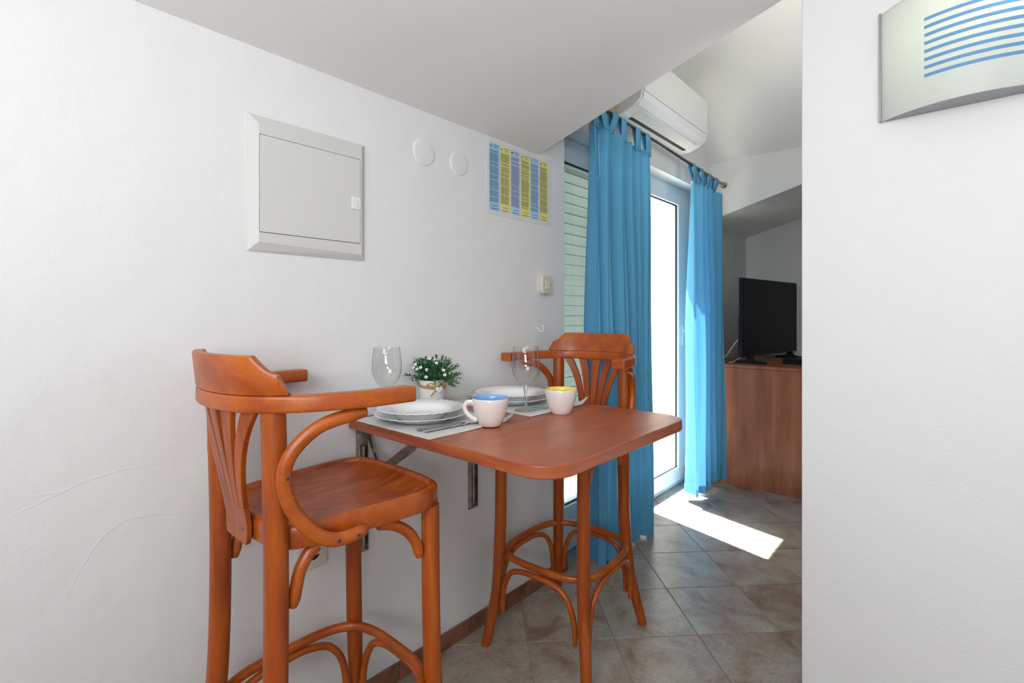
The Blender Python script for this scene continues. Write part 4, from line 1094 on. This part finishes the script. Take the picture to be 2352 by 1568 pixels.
def make_curtain(label, top, bot, zb, nf, ph, tabs, drop, amp, seed, wave):
    rn_ = random.Random(seed); root = tag(empty('curtain', (RX, top[0], 0)), label, 'curtain', 'blue tab-top curtains')
    nu, nv = 300, 44
    def S(u, v):   # v=0 top, 1 bottom
        y = (top[0] + (top[1] - top[0]) * u) * (1 - v) + (bot[0] + (bot[1] - bot[0]) * u) * v
        zt = zrod(y) - drop - .010 * math.sin(u * 17 + 1) ** 2 * (1)
        zbm = zb + wave * math.sin(3.0 * u * PI + 1.2)
        z = zt + (zbm - zt) * v
        a = amp * (0.55 + 0.45 * min(1, v * 2.2)) * (1 + .35 * math.sin(5.1 * u + ph))
        th = 2 * PI * (nf * u + .24 * math.sin(2 * PI * u * 1.3 + ph) + .05 * v * math.sin(6 * u + ph))
        x = a * math.sin(th) + .42 * a * math.sin(2 * th + 1.1 + 1.3 * v) + .004 * math.sin(9 * v + 7 * u)
        y += .10 * a * math.cos(th)
        x += .0015 * math.sin(u * 190) * max(0, 1 - v * 16)
        return Vector((x, y - top[0], z))
    bm = NB(); G = [[bm.verts.new(S(i / nu, j / nv)) for j in range(nv + 1)] for i in range(nu + 1)]
    for i in range(nu):
        for j in range(nv): bm.faces.new((G[i][j], G[i + 1][j], G[i + 1][j + 1], G[i][j + 1]))
    cl = obj('cloth', bm, curtain_m, root, smooth=180)
    hv = 1 - .05 / (2.1 - zb)
    bm = NB(); H_ = []
    for i in range(nu + 1):
        H_.append([bm.verts.new(S(i / nu, vv) + Vector((-.0022, 0, 0.0002))) for vv in (hv, (hv + 1) / 2, 1.0)])
    for i in range(nu):
        for j in range(2): bm.faces.new((H_[i][j], H_[i + 1][j], H_[i + 1][j + 1], H_[i][j + 1]))
    obj('hem', bm, curtain_m, cl, smooth=180)
    bm = NB(); H_ = []; hv2 = .028 / 2.05
    for i in range(nu + 1):
        H_.append([bm.verts.new(S(i / nu, vv) + Vector((-.0022, 0, 0))) for vv in (0, hv2)])
    for i in range(nu): bm.faces.new((H_[i][0], H_[i + 1][0], H_[i + 1][1], H_[i][1]))
    obj('heading_tape', bm, lace_m, cl, smooth=180)
    for (yt, sk_) in tabs:
        u = (yt - top[0]) / (top[1] - top[0]); p0 = S(min(max(u, .02), .98), 0.012); zc = zrod(yt); hw_ = .026
        bm = NB(); rows = []
        path = [(p0.x + .003, p0.z)]; 
        path += [(.0135, zc - .02)] + [(.0125 * math.cos(R(a)), zc + .0125 * math.sin(R(a))) for a in range(-10, 200, 15)] + [(-.0135, zc - .02), (p0.x - .004, p0.z)]
        for q, (x, z) in enumerate(path):
            f = max(0, min(1, (z - p0.z) / (zc - p0.z))); yy = yt - top[0] + (p0.y - (yt - top[0])) * (1 - f) + sk_ * (q / len(path) - .5)
            w_ = hw_ * (1 - .10 * f)
            rows.append([bm.verts.new((x + s_ * .0015, yy + s_ * w_, z)) for s_ in (-1, -.4, .4, 1)])
        for A, B in zip(rows[:-1], rows[1:]):
            for k in range(3): bm.faces.new((A[k], A[k + 1], B[k + 1], B[k]))
        o = obj('tab', bm, curtain_m, root, smooth=180)
        s = o.modifiers.new('thick', 'SOLIDIFY'); s.thickness = .0015
    return root
make_curtain('long blue tab-top curtain, left panel covering the shutter edge behind the far stool', (1.945, 2.545), (1.99, 2.56), .014, 5.4, .4,
             [(1.975, .01), (2.045, .01), (2.155, -.01), (2.245, .005), (2.395, .01), (2.50, -.01)], .082, .042, 1, .028)
make_curtain('long blue tab-top curtain, right panel glowing in sunlight beside the cabinet', (3.095, 3.615), (3.085, 3.64), .050, 4.4, 1.9,
             [(3.135, -.02), (3.26, -.02), (3.40, -.02), (3.53, -.02)], .082, .040, 2, .015)
# loose thread hanging on the left curtain
bm = NB(); tube(bm, smooth_path([(.165, 1.955, 2.02), (.168, 1.948, 1.96), (.160, 1.965, 1.90), (.166, 1.958, 1.84), (.168, 1.93, 1.81)], 8), .0007, 6)
tag(obj('loose_thread', bm, cable_m), 'thin white loose thread dangling at the top of the left curtain', 'thread')

# ------------------------------------------------------------------ cabinet, television, box, cable in the niche
cb = tag(empty('cabinet', (0.008, 3.68, 0)), 'reddish-brown laminate cabinet in the niche carrying the television', 'cabinet')
bm = NB(); box(bm, 0.0, .80, 0.0, 1.05, 0.0, .826); obj('body', bm, cab_w, cb, bevel=0.001)
bm = NB(); box(bm, -.0, .812, -.006, 1.056, .828, .850); obj('top', bm, cab_w, cb, bevel=0.002)
for k in range(2):
    bm = NB(); box(bm, .802, .818, .01 + k * .52, .52 + k * .52, .06, .815); d_ = obj('door', bm, cab_w, cb, bevel=0.002)
    bm = NB(); tube(bm, [Vector((.818, .48 if k == 0 else .57, .55)), Vector((.842, .48 if k == 0 else .57, .55))], .010, 14); obj('knob', bm, chrome, d_, smooth=40)
P0 = Vector((0.245, 3.715, 0)); P1 = Vector((0.375, 4.690, 0)); tv_d = (P1 - P0).normalized(); TW = (P1 - P0).length; ang = math.atan2(tv_d.y, tv_d.x)
tv = tag(empty('television', (P0.x, P0.y, .850), ang), 'black flat-screen television standing on the cabinet, switched off', 'television')
bm = NB(); box(bm, 0, TW, -.002, .026, .050, .614); obj('case', bm, black_pl, tv, bevel=0.004)
bm = NB(); box(bm, .008, TW - .008, -.0045, -.002, .066, .606); obj('screen', bm, black_gl, tv)
bm = NB(); box(bm, .05, TW * .8, .026, .055, .06, .35); obj('rear_housing', bm, black_pl, tv, bevel=0.01)
for xx in (.13, TW - .13):
    bm = NB(); prism(bm, [(-.11, 0), (.11, 0), (.112, .012), (.03, .024), (.012, .055), (-.012, .055), (-.03, .024), (-.112, .012)], 'x', xx - .014, xx + .014); obj('foot', bm, black_pl, tv, bevel=0.003)
bx = tag(empty('set_top_box', (.52, 4.02, .850), R(5)), 'flat black set-top box on the cabinet right of the television', 'set-top box')
bm = NB(); box(bm, -.08, .12, -.07, .10, .004, .040); obj('case', bm, black_pl, bx, bevel=0.003)
bm = NB(); box(bm, -.07, .11, -.0725, -.0705, .010, .034); obj('front', bm, black_gl, bx)
bm = NB(); box(bm, -.07, -.05, -.06, -.04, 0, .005); box(bm, .09, .11, .07, .09, 0, .005); box(bm, .09, .11, -.06, -.04, 0, .005); box(bm, -.07, -.05, .07, .09, 0, .005); obj('rubber_foot', bm, dark_gap, bx)
bm = NB(); tube(bm, smooth_path([(.235, 3.80, 1.055), (.19, 3.80, 1.02), (.145, 3.80, .96), (.12, 3.80, .92), (.08, 3.79, .87), (.04, 3.79, .853)], 8), .0028, 8)
tube(bm, smooth_path([(.20, 3.86, .90), (.17, 3.84, .872), (.15, 3.80, .856), (.13, 3.79, .853)], 8), .0025, 8)
tag(obj('cable', bm, cable_m, smooth=60), 'white cable hanging from the back of the television to the cabinet top', 'cable')
